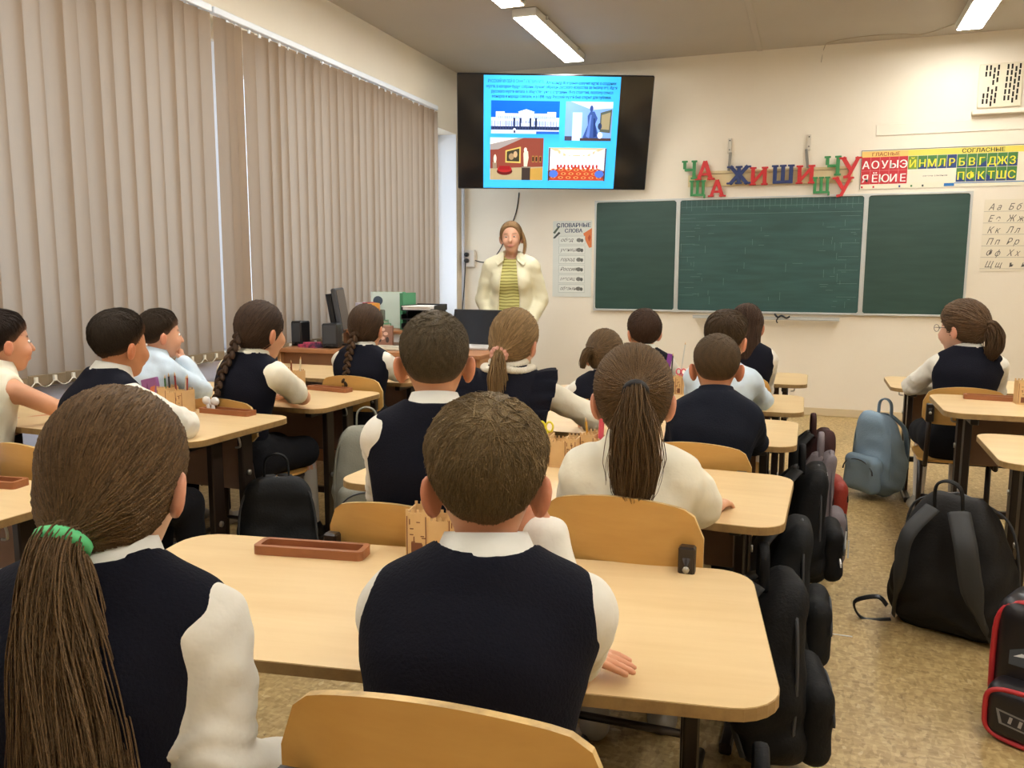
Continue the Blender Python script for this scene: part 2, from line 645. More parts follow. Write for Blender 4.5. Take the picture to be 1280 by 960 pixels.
# ------------------------------------------------------------------ vertical blinds
M_SLAT = mat('blind_fabric', srgb(146, 124, 98), 0.85, noise=(6, srgb(136, 115, 92), .25), bump=(260, .12), stretch=(1, 1, .15),
             transl=(srgb(192, 174, 154), .55))
M_HEM = mat('blind_hem', srgb(128, 112, 88), 0.8)
M_RAIL = mat('blind_rail', srgb(222, 228, 236), 0.4)
M_CHAIN = mat('blind_chain', srgb(225, 220, 205), 0.5)
BZ0, BZ1 = .735, 2.675

def slat_mesh(w):
    V, F = [], []
    n = 4
    for z in (BZ0 + .045, BZ1):
        for i in range(n + 1):
            t = -1 + 2 * i / n
            V.append((.006 * (1 - t * t), t * w / 2, z))
    for i in range(n):
        F.append((i, i + 1, n + 1 + i + 1, n + 1 + i))
    return mesh_np('slat', V, F, M_SLAT, True)

def hem_mesh(w):
    return MB().box((-.002, -w / 2, BZ0), (.009, w / 2, BZ0 + .05), bev=.002).mesh('hem', M_HEM)

S_W, H_W = slat_mesh(.126), hem_mesh(.118)
S_N, H_N = slat_mesh(.088), hem_mesh(.086)
rnd = random.Random(5)

def blind(y0, ys_list, y1, label, narrow=0):
    b = empty('vertical_blind', (-3.25, y0, 0), 0, label, 'blind', 'vertical blinds along the windows')
    MB().box((-.02, 0, BZ1 + .012), (.022, y1 - y0, BZ1 + .05), bev=.004).build('head_rail', M_RAIL, b)
    clips = MB()
    pts = []
    for i, (yy, nar) in enumerate(ys_list):
        a = -math.radians(15 + rnd.uniform(-4, 4))
        s = link('slat', S_N if nar or rnd.random() < .14 else S_W, b, (rnd.uniform(-.002, .002), yy - y0, rnd.uniform(-.004, .004)), (rnd.uniform(-.004, .004), rnd.uniform(-.0015, .0015), a))
        link('hem', H_N if nar else H_W, s)
        clips.box((-.004, yy - y0 - .012, BZ1 - .012), (.004, yy - y0 + .012, BZ1 + .016))
        pts.append(yy - y0)
    clips.build('slat_carrier', M_RAIL, b)['kind'] = 'stuff'
    ch = MB()
    for p, q in zip(pts, pts[1:]):
        pp = [(.014, p + (q - p) * t / 8, BZ0 + .03 - .034 * 4 * (t / 8) * (1 - t / 8)) for t in range(9)]
        ch.tube(pp, .0026, 5)
    for p in pts:
        ch.box((.006, p - .007, BZ0 + .018), (.018, p + .007, BZ0 + .044))
    ch.build('bead_chain', M_CHAIN, b)['kind'] = 'stuff'
    return b

b1 = [(3.94 - .1 * i, 0) for i in range(30)][::-1]
blind(1.0, b1, 4.02, 'long vertical slat blind covering the near window, left of the bright gap')
b2 = [(4.1 + .074 * i, 1) for i in range(3)] + [(4.372 + .1 * i, 0) for i in range(27)]
blind(4.04, b2, 7.02, 'long vertical slat blind covering the far window beside the screen')
b3 = [(-1.0 + .1 * i, 0) for i in range(20)]
blind(-1.05, b3, .99, 'vertical slat blind at the back of the room beside the camera')

# riser pipe in the corner
rpipe = MB().tube([(-3.29, 7.72, 0), (-3.29, 7.72, ZC)], .016, 12).build('trim_1', mat('pipe_paint', srgb(205, 208, 218), .4))
rpipe['kind'] = 'structure'

# ------------------------------------------------------------------ ceiling lamps
M_LAMPBODY = mat('lamp_body_white', srgb(215, 213, 205), 0.45)
M_DIFF = mat('lamp_diffuser', (1, .98, .935), 0.5, emit=LAMP_W)
lamp_pos = [(-2.07, 6.69), (-2.07, 5.08), (1.03, 6.72), (-2.07, 3.4), (-2.07, 1.7), (-2.07, 0.0), (1.03, 5.05), (1.03, 3.4), (1.03, 1.7), (1.03, 0.0)]
lab = {0: 'white ceiling lamp nearest the screen on the left', 1: 'white ceiling lamp cut by the top edge behind the first lamp', 2: 'white ceiling lamp at the top right above the vent'}
first = None
for i, (x, y) in enumerate(lamp_pos):
    if first is None:
        first = empty('ceiling_lamp', (x, y, ZC), 0, None, 'lamp', 'ceiling lamps')
        MB().box((-.095, -.69, -.062), (.095, .69, -.002), bev=.006).build('housing', M_LAMPBODY, first)
        MB().box((-.082, -.675, -.066), (.082, .675, -.055)).build('diffuser', M_DIFF, first)
        for sy in (-1, 1):
            MB().box((.088, sy * .45 - .012, -.03), (.108, sy * .45 + .012, -.002), bev=.002).build('clip', M_ALU, first)
        o = first
    else:
        o = copy_tree(first)
        o.location = (x, y, ZC)
    o['label'] = lab.get(i, 'white ceiling lamp above the %s, number %s from the chalkboard wall' % (('window row' if x < 0 else 'aisle side'), ['one', 'two', 'three', 'four', 'five'][round((6.7 - y) / 1.67)]))
tag(MB().tube(bez([(-.02, YF - .004, 3.02), (.0, YF - .006, 3.14), (.05, YF - .12, 3.152), (.3, YF - .2, 3.153), (.55, YF - .18, 3.152), (.75, YF - .12, 3.153), (.98, 7.35, 3.15)], 8), .0028, 6)
    .build('ceiling_cable', mat('cable_beige', srgb(172, 160, 138), .5)), 'thin loose cable sagging along the ceiling to the right lamp', 'cable')

# ------------------------------------------------------------------ vent grille
v = empty('vent_grille', (1.33, YF, 2.74), 0, 'white perforated vent plate high on the wall at the right', 'vent')
MB().box((-.155, -.018, -.17), (.155, 0, .17), bev=.006).build('plate', mat('vent_plate', srgb(222, 212, 186), .5), v)
MB().box((-.19, -.06, -.225), (.2, 0, -.19), bev=.004).build('ledge', M_WALL, v)
dk = mat('dark_slot', srgb(30, 24, 16), .9)
sl = MB().box((-.0065, -.0205, -.019), (.0065, -.0175, .019)).mesh('slot', dk)
sk = [(x, z) for x in (-.11, -.082, -.054, -.026) for z in (.125, .078, .03, -.04, -.088, -.132)] + [(x, z) for x in (.04, .068, .096, .124) for z in (.125, .078, .03, -.018, -.066, -.114)]
for i, (x, z) in enumerate(sk):
    if i in (3, 8, 2): continue
    link('slot', sl, v, (x + .05 * z, 0, z + (.012 if int(x * 1000) % 3 else -.008)))

# ------------------------------------------------------------------ television
tv = empty('television', (-2.211, 7.25, 2.468), 0, 'large wall television showing a blue slide with four pictures', 'television')
tv.rotation_euler = Euler((0.317, 0, 0.395), 'XYZ')
TW, TH = 1.708, 1.708 * .577
MB().box((-TW / 2, .004, -TH / 2), (TW / 2, .05, TH / 2), bev=.008).build('housing', M_BLACKP, tv)
MB().box((-TW / 2 + .008, .0, -TH / 2 + .014), (TW / 2 - .008, .006, TH / 2 - .008)).build('screen', mat('tv_glass', srgb(30, 29, 30), .12, spec=.6), tv)
MB().box((-.2, .05, -.2), (.2, .16, .2), bev=.01).box((-.05, .16, -.06), (.05, .3, .06)).build('mount', M_DGREY, tv)
M_SCREEN = mat('screen_light', (0, 0, 0), .9, spec=0, attr=True, emit=.85)
def E_(r, g, b): return srgb(r, g, b)
sx0, sx1, sz0, sz1 = -.625, .56, -TH / 2 + .012, TH / 2 - .012
SW, SH = sx1 - sx0, sz1 - sz0
U = lambda u, w: (sx0 + u * SW, sz1 - w * SH)       # u right, w down (0..1)
def Rr(u0, w0, u1, w1):
    a, b = U(u0, w1), U(u1, w0)
    return rect(a[0], a[1], b[0], b[1])
def Pg(*p): return [U(*q) for q in p][::-1]
def el(u, w, ru, rw, n=14): return ngon(*U(u, w), ru * SW, rw * SH, n)
BL = E_(62, 178, 240)
slide = art('slide', [(Rr(0, 0, 1, 1), BL)], M_SCREEN, tv)
def pic(name, polys):
    return art(name, polys, M_SCREEN, slide, step=.0012)
# picture 1: palace front under a deep blue sky
p1 = [(Rr(.055, .215, .56, .5), E_(24, 92, 214)), (Rr(.055, .36, .56, .44), E_(190, 205, 235)),
      (Rr(.09, .31, .155, .45), E_(214, 224, 245)), (Rr(.155, .325, .26, .45), E_(196, 208, 238)), (Rr(.26, .31, .37, .45), E_(226, 234, 250)),
      (Pg((.25, .312), (.315, .288), (.38, .312)), E_(214, 224, 245)), (Rr(.37, .325, .47, .45), E_(196, 208, 238)), (Rr(.47, .31, .535, .45), E_(214, 224, 245))]
for i in range(9): p1.append((Rr(.267 + i * .0115, .325, .271 + i * .0115, .41), E_(110, 130, 180)))
for i in range(16):
    p1.append((Rr(.1 + i * .0105, .345, .105 + i * .0105, .37), E_(120, 140, 190))); p1.append((Rr(.375 + i * .0098, .345, .38 + i * .0098, .37), E_(120, 140, 190)))
    p1.append((Rr(.1 + i * .0105, .39, .105 + i * .0105, .425), E_(140, 156, 200))); p1.append((Rr(.375 + i * .0098, .39, .38 + i * .0098, .425), E_(140, 156, 200)))
p1 += [(Rr(.055, .435, .56, .465), E_(40, 50, 82)), (Rr(.055, .465, .56, .5), E_(180, 196, 232)), (Rr(.39, .478, .56, .5), E_(40, 90, 180))]
for u in (.225, .27, .345, .385): p1.append((Rr(u - .006, .36, u + .008, .455), E_(34, 44, 70)))
p1 += [(el(.228, .47, .012, .02), E_(230, 232, 240)), (Rr(.222, .47, .236, .492), E_(60, 60, 80))]
for i in range(24): p1.append((Rr(.06 + i * .0207, .385, .063 + i * .0207, .46), E_(62, 74, 116)))
pic('picture', p1)
# picture 2: dark bronze robed statue in a pale room
p2 = [(Rr(.605, .215, .955, .56), E_(120, 160, 226)), (Pg((.64, .215), (.955, .215), (.955, .27), (.8, .285)), E_(196, 206, 226)), (Rr(.66, .31, .73, .56), E_(190, 214, 245)),
      (Pg((.865, .31), (.95, .28), (.945, .49), (.865, .48)), E_(84, 92, 84)), (Pg((.875, .33), (.94, .305), (.935, .46), (.875, .455)), E_(150, 140, 110)),
      (Pg((.74, .53), (.775, .42), (.77, .34), (.79, .3), (.82, .3), (.845, .36), (.83, .41), (.865, .53), (.83, .55), (.76, .55)), E_(58, 84, 150)),
      (el(.797, .275, .013, .028), E_(52, 76, 140)), (Pg((.765, .52), (.79, .33), (.8, .33), (.79, .54)), E_(92, 122, 190)), (Pg((.82, .53), (.815, .36), (.825, .36), (.845, .52)), E_(38, 58, 112)),
      (Rr(.605, .52, .66, .56), E_(70, 66, 84)), (Rr(.72, .535, .955, .56), E_(74, 60, 60)), (el(.695, .47, .012, .05), E_(226, 234, 250)), (el(.87, .51, .02, .03), E_(200, 216, 245)), (el(.865, .43, .015, .03), E_(50, 64, 96))]
pic('picture', p2)
# picture 3: red gallery with gilt framed painting, bust, bench
p3 = [(Rr(.05, .54, .45, .925), E_(128, 66, 54)), (Pg((.05, .54), (.3, .54), (.11, .64), (.05, .64)), E_(214, 212, 210)), (Pg((.05, .6), (.26, .54), (.3, .54), (.11, .645), (.05, .65)), E_(150, 142, 140)),
      (Pg((.05, .82), (.45, .8), (.45, .925), (.05, .925)), E_(166, 150, 116)), (Pg((.34, .82), (.45, .81), (.45, .925), (.35, .925)), E_(176, 140, 70)),
      (Pg((.165, .655), (.28, .62), (.28, .77), (.165, .765)), E_(196, 168, 92)), (Pg((.175, .665), (.27, .635), (.27, .755), (.175, .752)), E_(62, 58, 46)),
      (el(.21, .71, .02, .03), E_(150, 126, 96)), (el(.24, .69, .015, .03), E_(176, 150, 116)), (Rr(.29, .81, .355, .925), E_(60, 50, 46)), (Rr(.288, .8, .357, .812), E_(120, 108, 96)),
      (Pg((.305, .8), (.3, .68), (.31, .65), (.335, .66), (.34, .72), (.33, .8)), E_(206, 196, 178)), (el(.315, .648, .012, .022), E_(214, 206, 190)),
      (Rr(.07, .76, .1, .82), E_(140, 122, 104)), (el(.087, .73, .011, .04), E_(216, 206, 190)), (el(.16, .845, .06, .035), E_(96, 34, 32)), (el(.16, .825, .055, .03), E_(160, 42, 42)), (Rr(.12, .795, .2, .83), E_(140, 36, 38))]
for u in (.365, .39, .42): p3 += [(Rr(u, .7, u + .018, .76), E_(150, 110, 60)), (Rr(u + .003, .71, u + .015, .75), E_(60, 40, 34))]
pic('picture', p3)
# picture 4: white pillared hall, patterned red carpet
p4 = [(Rr(.49, .625, .925, .925), E_(206, 208, 220)), (Pg((.49, .625), (.925, .625), (.8, .7), (.6, .7)), E_(196, 176, 140)), (Pg((.56, .64), (.86, .64), (.78, .69), (.63, .69)), E_(226, 220, 206)),
      (Rr(.62, .7, .79, .8), E_(196, 226, 240)), (Pg((.49, .925), (.56, .8), (.86, .8), (.925, .925)), E_(178, 74, 48)), (Pg((.49, .925), (.49, .84), (.55, .81), (.56, .83)), E_(120, 60, 52)), (Pg((.925, .925), (.925, .84), (.86, .81), (.87, .83)), E_(120, 60, 52))]
for i, u in enumerate((.515, .55, .59, .63, .665, .74, .775, .815, .85, .885)): p4.append((Rr(u - .008, .65 + .01 * abs(5 - i) * .2, u + .008, .82), E_(232, 236, 245)))
for i in range(7):
    for j in range(3):
        p4.append((el(.53 + .058 * i + (.02 if j % 2 else 0), .825 + .036 * j, .02, .012, 8), E_(222, 150, 92))); p4.append((el(.53 + .058 * i + (.02 if j % 2 else 0), .825 + .036 * j, .011, .007, 8), E_(150, 40, 34)))
for i in range(12): p4.append((el(.56 + i * .027, .79, .008, .018, 8), E_(170, 56, 48)))
p4 += [(el(.53, .86, .035, .035), E_(76, 110, 200)), (el(.88, .86, .035, .035), E_(76, 110, 200)), (Rr(.49, .625, .5, .925), E_(80, 60, 60)), (Rr(.915, .625, .925, .925), E_(80, 60, 60))]
pic('picture', p4)
M_TXT = mat('slide_text', srgb(10, 52, 110), .9, emit=.4)
tt = [('РУССКИЙ МУЗЕЙ В САНКТ-ПЕТЕРБУРГЕ.', .03, .062, 0, 1.0), ('Александр III первым озвучил идею о создании', .455, .07, .0005, 1.0),
      ('музея, в котором будут собраны лучшие образцы русского искусства за тысячу лет. Идея', .018, .106, .0005, 1),
      ('русского музея витала в обществе уже с середины 19-го столетия, поэтому смысл', .055, .148, .0005, 1),
      ('монарха и народа совпали, и в 1898 году Русский музей был открыт для публики.', .06, .19, .0005, 1)]
wid = [.41, .51, .955, .89, .875]
items = []
for (s, u, w, off, _), wd in zip(tt, wid):
    cu = bpy.data.curves.new('m', 'FONT'); cu.body = s; cu.size = .036
    ob = bpy.data.objects.new('m', cu); COL.objects.link(ob); bpy.context.view_layer.update()
    xs = wd * SW / ob.dimensions.x
    bpy.data.objects.remove(ob); bpy.data.curves.remove(cu)
    x, z = U(u, w)
    items.append((s, x, z, .036, 'LEFT', 0, xs, off))
text_mesh('slide_text', items, M_TXT, slide, loc=(0, -.0012, 0))
tag(MB().tube(bez([(-2.72, YF - .004, 2.02), (-2.76, YF - .006, 1.8), (-2.9, YF - .008, 1.5), (-3.0, YF - .008, 1.38), (-3.1, YF - .008, 1.35), (-3.235, YF - .03, 1.39)], 8), .005, 6)
    .build('tv_cable', M_BLACKP), 'black cable hanging from the television to the wall socket', 'cable')

# wall socket with a plug and hanging cord
so = empty('wall_socket', (-3.235, YF, 1.385), 0, 'white double wall socket left of the standing woman', 'socket')
MB().box((-.06, -.035, -.085), (.06, 0, .085), bev=.008).build('face_plate', mat('socket_plate', srgb(214, 206, 194), .4), so)
for z in (.04, -.02):
    MB().lathe([(.022, 0), (.022, .03), (.014, .04)], 12, Matrix.Translation((-.02, -.035, z)) @ Matrix.Rotation(PI / 2, 4, 'X')).build('plug', M_BLACKP, so)
tag(MB().tube(bez([(-3.255, YF - .08, 1.35), (-3.27, YF - .08, 1.1), (-3.285, YF - .1, .8), (-3.26, YF - .12, .4), (-3.2, YF - .15, .01)], 8), .006, 6)
    .build('power_cord', M_BLACKP), 'black power cord hanging straight down from the wall socket', 'cord')

# ------------------------------------------------------------------ chalkboard
def board_material():
    m = bpy.data.materials.new('chalkboard_green')
    m.use_nodes = True
    N, L = m.node_tree.nodes, m.node_tree.links
    b = N['Principled BSDF']; b.inputs['Roughness'].default_value = .42
    t = N.new('ShaderNodeTexCoord')
    mp = N.new('ShaderNodeMapping'); mp.inputs['Scale'].default_value = (1.2, 1, 9); L.new(t.outputs['Object'], mp.inputs[0])
    n = N.new('ShaderNodeTexNoise'); n.inputs['Scale'].default_value = 2.2; n.inputs['Detail'].default_value = 6; L.new(mp.outputs[0], n.inputs['Vector'])
    r = N.new('ShaderNodeValToRGB'); r.color_ramp.elements[0].position = .35; r.color_ramp.elements[0].color = (*srgb(36, 66, 58), 1)
    r.color_ramp.elements[1].position = .8; r.color_ramp.elements[1].color = (*srgb(46, 76, 67), 1)
    L.new(n.outputs['Fac'], r.inputs[0]); L.new(r.outputs[0], b.inputs['Base Color'])
    return m

M_BOARD = board_material()
M_BOARD_SHEEN = M_BOARD.copy()  # middle panel: lighter teal, gloss reflection put into the colour
for _n in M_BOARD_SHEEN.node_tree.nodes:
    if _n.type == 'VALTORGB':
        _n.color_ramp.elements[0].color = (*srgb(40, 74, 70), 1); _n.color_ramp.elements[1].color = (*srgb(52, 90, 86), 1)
bd = empty('chalkboard', (0, YF, 0), 0, 'green three panel chalkboard with aluminium frame on the front wall', 'chalkboard')
BZ, BT = .895, 1.92
for x0, x1 in ((-1.957, -1.178), (-1.178, .397), (.397, 1.195)):
    pn = MB().box((x0 + .016, -.026, BZ + .016), (x1 - .016, -.002, BT - .016)).build('panel', M_BOARD_SHEEN if x0 == -1.178 else M_BOARD, bd)
    f = MB()
    for lo, hi in (((x0, -.034, BZ), (x1, 0, BZ + .018)), ((x0, -.034, BT - .018), (x1, 0, BT)), ((x0, -.034, BZ), (x0 + .018, 0, BT)), ((x1 - .018, -.034, BZ), (x1, 0, BT))):
        f.box(lo, hi, bev=.003)
    for sx, xx in ((1, x0), (-1, x1)):
        for sz, zz in ((1, BZ), (-1, BT)):
            f.add([(xx, -.036, zz), (xx + sx * .05, -.036, zz), (xx, -.036, zz + sz * .05)], [(0, 1, 2) if sx * sz > 0 else (0, 2, 1)])
    f.build('frame', M_ALU, pn)
MB().box((-1.01, -.1, .845), (.235, -.03, .86), bev=.003).box((-1.01, -.1, .86), (.235, -.094, .874)).build('chalk_ledge', M_ALU, bd)
# ruled chalk lines on the middle panel
ln = MB()
for i in range(34):
    ln.box((-1.15 + i * .045, -.0268, BT - .075 - .02 * (i % 3)), (-1.1485 + i * .045, -.026, BT - .02))
for z in (1.84, 1.775, 1.71):
    ln.box((-1.15, -.0268, z), (.37 - (.9 if z < 1.75 else 0), -.026, z + .0016))
rc = random.Random(3)
for i in range(60):
    x = rc.choice([rc.uniform(-1.15, -.9), rc.uniform(.05, .33), rc.uniform(-1.1, .3)]); z = rc.uniform(.94, 1.68)
    if rc.random() < .5: ln.box((x, -.0268, z), (x + rc.uniform(.02, .09), -.026, z + .0016))
    else: ln.box((x, -.0268, z), (x + .0016, -.026, z + rc.uniform(.02, .08)))
for i in range(7):
    z = 1.74 - i * .115
    ln.box((.2, -.0268, z), (.36, -.026, z + .0015)); ln.box((-1.15, -.0268, z), (-1.02, -.026, z + .0015))
ln.build('chalk_marks', mat('chalk_dust', srgb(118, 150, 144), .9), bd)['kind'] = 'stuff'
# black hook and cloth on the ledge
tag(MB().tube(bez([(-.3, YF - .112, .9), (-.27, YF - .116, .87), (-.24, YF - .116, .885), (-.2, YF - .116, .865), (-.17, YF - .116, .88)], 6), .009, 6)
    .tube(bez([(-.26, YF - .116, .88), (-.28, YF - .118, .84), (-.27, YF - .118, .82)], 6), .006, 6).build('cable_tie', M_BLACKP), 'small black twisted strap on the chalk ledge', 'strap')
# brackets above the board
for x, z0, z1, n_, lb in ((-.745, 2.15, 2.43, 0, 'slim grey metal bracket above the chalkboard, left one'), (-.085, 2.15, 2.44, 1, 'slim grey metal bracket above the chalkboard, right one')):
    hb = empty('wall_bracket', (x, YF, z0), 0, lb, 'bracket', 'brackets above the chalkboard')
    MB().box((-.012, -.03, 0), (.012, -.024, .16), Matrix.Rotation(.06 if n_ == 0 else -.12, 4, 'Y'), bev=.002).build('arm', mat('bracket_grey', srgb(134, 130, 120), .45, metal=.5), hb)
    MB().box((-.016, -.026, .15), (.016, 0, .28), bev=.003).build('wall_plate', mat('bracket_plate', srgb(206, 198, 180), .5), hb)
    for z in (.18, .26): MB().lathe([(.006, 0), (.006, .004)], 8, Matrix.Translation((0, -.026, z)) @ Matrix.Rotation(PI / 2, 4, 'X')).build('screw', M_BLACKP, hb)

# ------------------------------------------------------------------ spelling letters on a strip
sg = empty('letter_sign', (0, YF, 0), 0, 'wooden strip of red, green and blue spelling letters above the chalkboard', 'sign')
MB().box((-1.1, -.02, 2.02), (.28, -.004, 2.125), bev=.002).box((-1.0, -.018, 2.13), (.24, -.004, 2.155), bev=.002).build('backing_strip', mat('beige_strip', srgb(216, 196, 150), .6), sg)
LR, LG, LBl = srgb(196, 40, 40), srgb(52, 132, 72), srgb(34, 52, 104)
ML = {c: mat('letter_' + n, c, .5) for n, c in (('red', LR), ('green', LG), ('blue', LBl))}
M_LW = mat('letter_outline', srgb(214, 220, 214), .6)
STROKES = {  # unit box strokes (x0,z0,x1,z1,thickness) and serif bars (x,z,half width)
    'Ч': ([(.12, 1, .12, .55, .22), (.12, .5, .8, .5, .18), (.78, 0, .78, 1, .24)], [(.12, 1, .2), (.78, 1, .2), (.78, 0, .22)]),
    'А': ([(.12, 0, .5, 1, .2), (.88, 0, .5, 1, .24), (.25, .3, .75, .3, .15)], [(.12, 0, .2), (.88, 0, .22)]),
    'Щ': ([(.1, 0, .1, 1, .2), (.5, 0, .5, 1, .2), (.9, 0, .9, 1, .2), (.0, .07, 1.02, .07, .16), (1.0, .1, 1.0, -.14, .13)], [(.1, 1, .17), (.5, 1, .17), (.9, 1, .17)]),
    'Ш': ([(.1, 0, .1, 1, .2), (.5, 0, .5, 1, .2), (.9, 0, .9, 1, .2), (.0, .07, 1.0, .07, .16)], [(.1, 1, .17), (.5, 1, .17), (.9, 1, .17)]),
    'Ж': ([(.5, 0, .5, 1, .2), (.05, 0, .5, .55, .19), (.05, 1, .5, .45, .19), (.95, 0, .5, .55, .19), (.95, 1, .5, .45, .19)], [(.5, 1, .18), (.5, 0, .18), (.05, 0, .17), (.95, 0, .17), (.05, 1, .17), (.95, 1, .17)]),
    'И': ([(.15, 0, .15, 1, .23), (.85, 0, .85, 1, .23), (.15, .12, .85, .88, .18)], [(.15, 1, .2), (.85, 1, .2), (.15, 0, .2), (.85, 0, .2)]),
    'У': ([(.08, 1, .52, .35, .23), (.92, 1, .4, .0, .2), (.4, .03, .15, .0, .16)], [(.08, 1, .2), (.92, 1, .18)]),
}
def letter(ch, x, z, s, c, wd):
    st, sf = STROKES[ch]
    h = s * .82; w = h * .82 * wd
    m = MB()
    for k, (x0, z0, x1, z1, t) in enumerate(st):
        p0 = Vector(((x0 - .5) * w, 0, z0 * h)); p1 = Vector(((x1 - .5) * w, 0, z1 * h))
        d = p1 - p0; L_ = d.length; ang = math.atan2(d.x, d.z)
        M = Matrix.Translation(p0) @ Matrix.Rotation(ang, 4, 'Y')
        m.box((-t * w / 2, -.006 - .0003 * k, 0), (t * w / 2, .006 + .0003 * k, L_), M, bev=.0025)
    for k, (sx, sz, hw) in enumerate(sf):
        zz = 0 if sz == 0 else h - .1 * h
        m.box(((sx - .5 - hw) * w, -.0085 - .0002 * k, zz), ((sx - .5 + hw) * w, .0085 + .0002 * k, zz + .1 * h), bev=.0025)
    o = m.build('letter', ML[c], sg, (x, -.05, z))
    o['label'] = {LR: 'red', LG: 'green', LBl: 'blue'}[c] + ' letter'
    return o
for ch, x, z, s, c, wd in (('Ч', -1.08, 2.085, .2, LG, .95), ('А', -.95, 2.075, .2, LR, 1.1), ('Щ', -1.01, 1.935, .17, LG, 1.1), ('А', -.84, 1.925, .18, LR, 1.1),
                           ('Ж', -.655, 2.03, .19, LBl, 1.3), ('И', -.485, 2.015, .19, LR, 1.1), ('Ш', -.285, 2.025, .19, LBl, 1.3), ('И', -.1, 2.015, .19, LR, 1.1),
                           ('Ч', .12, 2.075, .2, LG, .95), ('У', .255, 2.06, .2, LR, 1.1), ('Щ', .03, 1.93, .17, LG, 1.1), ('У', .205, 1.905, .19, LR, 1.1)):
    letter(ch, x, z, s, c, wd)

# ------------------------------------------------------------------ posters
M_PRINT = mat('poster_print', (1, 1, 1), .55, attr=True)
def poster(name, loc, w, h, label, bg):
    o = empty(name, loc, 0, label, 'poster')
    MB().box((0, -.004, 0), (w, -.001, h)).build('sheet', mat('paper_' + name, bg, .6), o)
    return o
ap = poster('alphabet_poster', (.338, YF - .002, 1.958), 1.62, .318, 'long alphabet chart with red vowels and green-blue consonants right of the letters', srgb(232, 226, 200))
RD, YG, BU, GN, YL = srgb(198, 38, 48), srgb(120, 150, 40), srgb(34, 62, 120), srgb(70, 124, 62), srgb(226, 200, 70)
po = [(rect(.005, .262, .36, .31), srgb(240, 196, 110)), (rect(.36, .262, 1.615, .31), srgb(228, 210, 90)), (rect(.005, .04, .36, .262), RD)]
cw = .071
vow, vow2 = 'АОУЫЭ', 'ЯЁЮИЕ'
con, con2 = 'ЙНМЛРБВГДЖЗ', 'ПФКТШС'
for i, c in enumerate(con):
    x = .362 + i * .0725
    up, lo = (YG, YG) if c == 'Й' else (GN, BU)
    if c == 'Р': up = lo = BU
    po += [(rect(x, .153, x + .07, .26), lo), ([(x, .153), (x + .07, .207), (x + .07, .26), (x, .26)], up)]
for i, c in enumerate(con2):
    x = .362 + (i + 5) * .0725
    po += [(rect(x, .04, x + .07, .15), BU), ([(x, .1), (x + .07, .04), (x + .07, .15), (x, .15)], GN)]
po += [(rect(.372, .045, .715, .148), srgb(236, 226, 204)), (rect(.64, .008, .715, .032), srgb(30, 110, 180)), (rect(.715, .028, 1.61, .034), srgb(30, 110, 180))]
for x, c in ((.01, RD), (.1, RD), (.3, BU), (.39, GN), (.475, srgb(60, 70, 60))): po.append((rect(x, .01, x + .014, .026), c))
for x in (.074, .146, .218, .29): po.append((rect(x, .04, x + .003, .262), srgb(224, 120, 120)))
po.append((rect(.005, .149, .36, .152), srgb(224, 120, 120)))
art('colour_blocks', po, M_PRINT, ap, step=.00016, loc=(0, -.004, 0))
text_mesh('white_lettering', [(c, .0405 + i * .072, .168, .088, 'CENTER', 0, 1.0, .0014) for i, c in enumerate(vow)] + [(c, .0405 + i * .072, .056, .088, 'CENTER', 0, 1.0, .0014) for i, c in enumerate(vow2)],
          mat('print_white', srgb(246, 240, 232), .6), ap, loc=(0, -.0068, 0))
text_mesh('yellow_lettering', [(c, .397 + i * .0725, .168, .086, 'CENTER', 0, .95, .0014) for i, c in enumerate(con)] + [(c, .397 + (i + 5) * .0725, .056, .086, 'CENTER', 0, .95, .0014) for i, c in enumerate(con2)],
          mat('print_yellow', srgb(238, 226, 60), .6), ap, loc=(0, -.0068, 0))
text_mesh('red_heading', [('ГЛАСНЫЕ', .19, .27, .04, 'CENTER', 0, 1.1, .0006)], mat('print_brown', srgb(150, 60, 40), .6), ap, loc=(0, -.0068, 0))
text_mesh('black_heading', [('СОГЛАСНЫЕ', .91, .27, .044, 'CENTER', 0, 1.1, .0008)], mat('print_black', srgb(36, 34, 32), .6), ap, loc=(0, -.0068, 0))
text_mesh('small_caption', [('схема слияния', .57, .09, .018, 'CENTER', 0, 1.4)], mat('print_black', srgb(36, 34, 32), .6), ap, loc=(0, -.0068, 0))
MB().box((0, -.006, .314), (1.62, 0, .32)).box((0, -.006, 0), (.004, 0, .318)).build('edge_rim', mat('rim_grey', srgb(110, 112, 104), .5), ap)

cp = poster('cursive_chart', (1.285, YF - .002, 1.275), .62, .575, 'white chart of handwritten cursive letters right of the chalkboard', srgb(226, 216, 192))
rows = ['А а   Б б   В в', 'Е е   Ж ж   З з', 'К к   Л л   М м', 'П п   Р р   С с', 'Ф ф   Х х   Ц ц', 'Щ щ   ъ   ы']
text_mesh('cursive_letters', [(s, .03, .49 - i * .092, .072, 'LEFT', .42, .82) for i, s in enumerate(rows)], mat('print_ink', srgb(92, 86, 78), .6), cp, loc=(0, -.0046, 0))
art('ruled_lines', [(rect(.0, .478 - i * .092, .62, .4815 - i * .092), srgb(170, 162, 146)) for i in range(6)], M_PRINT, cp, loc=(0, -.004, 0))

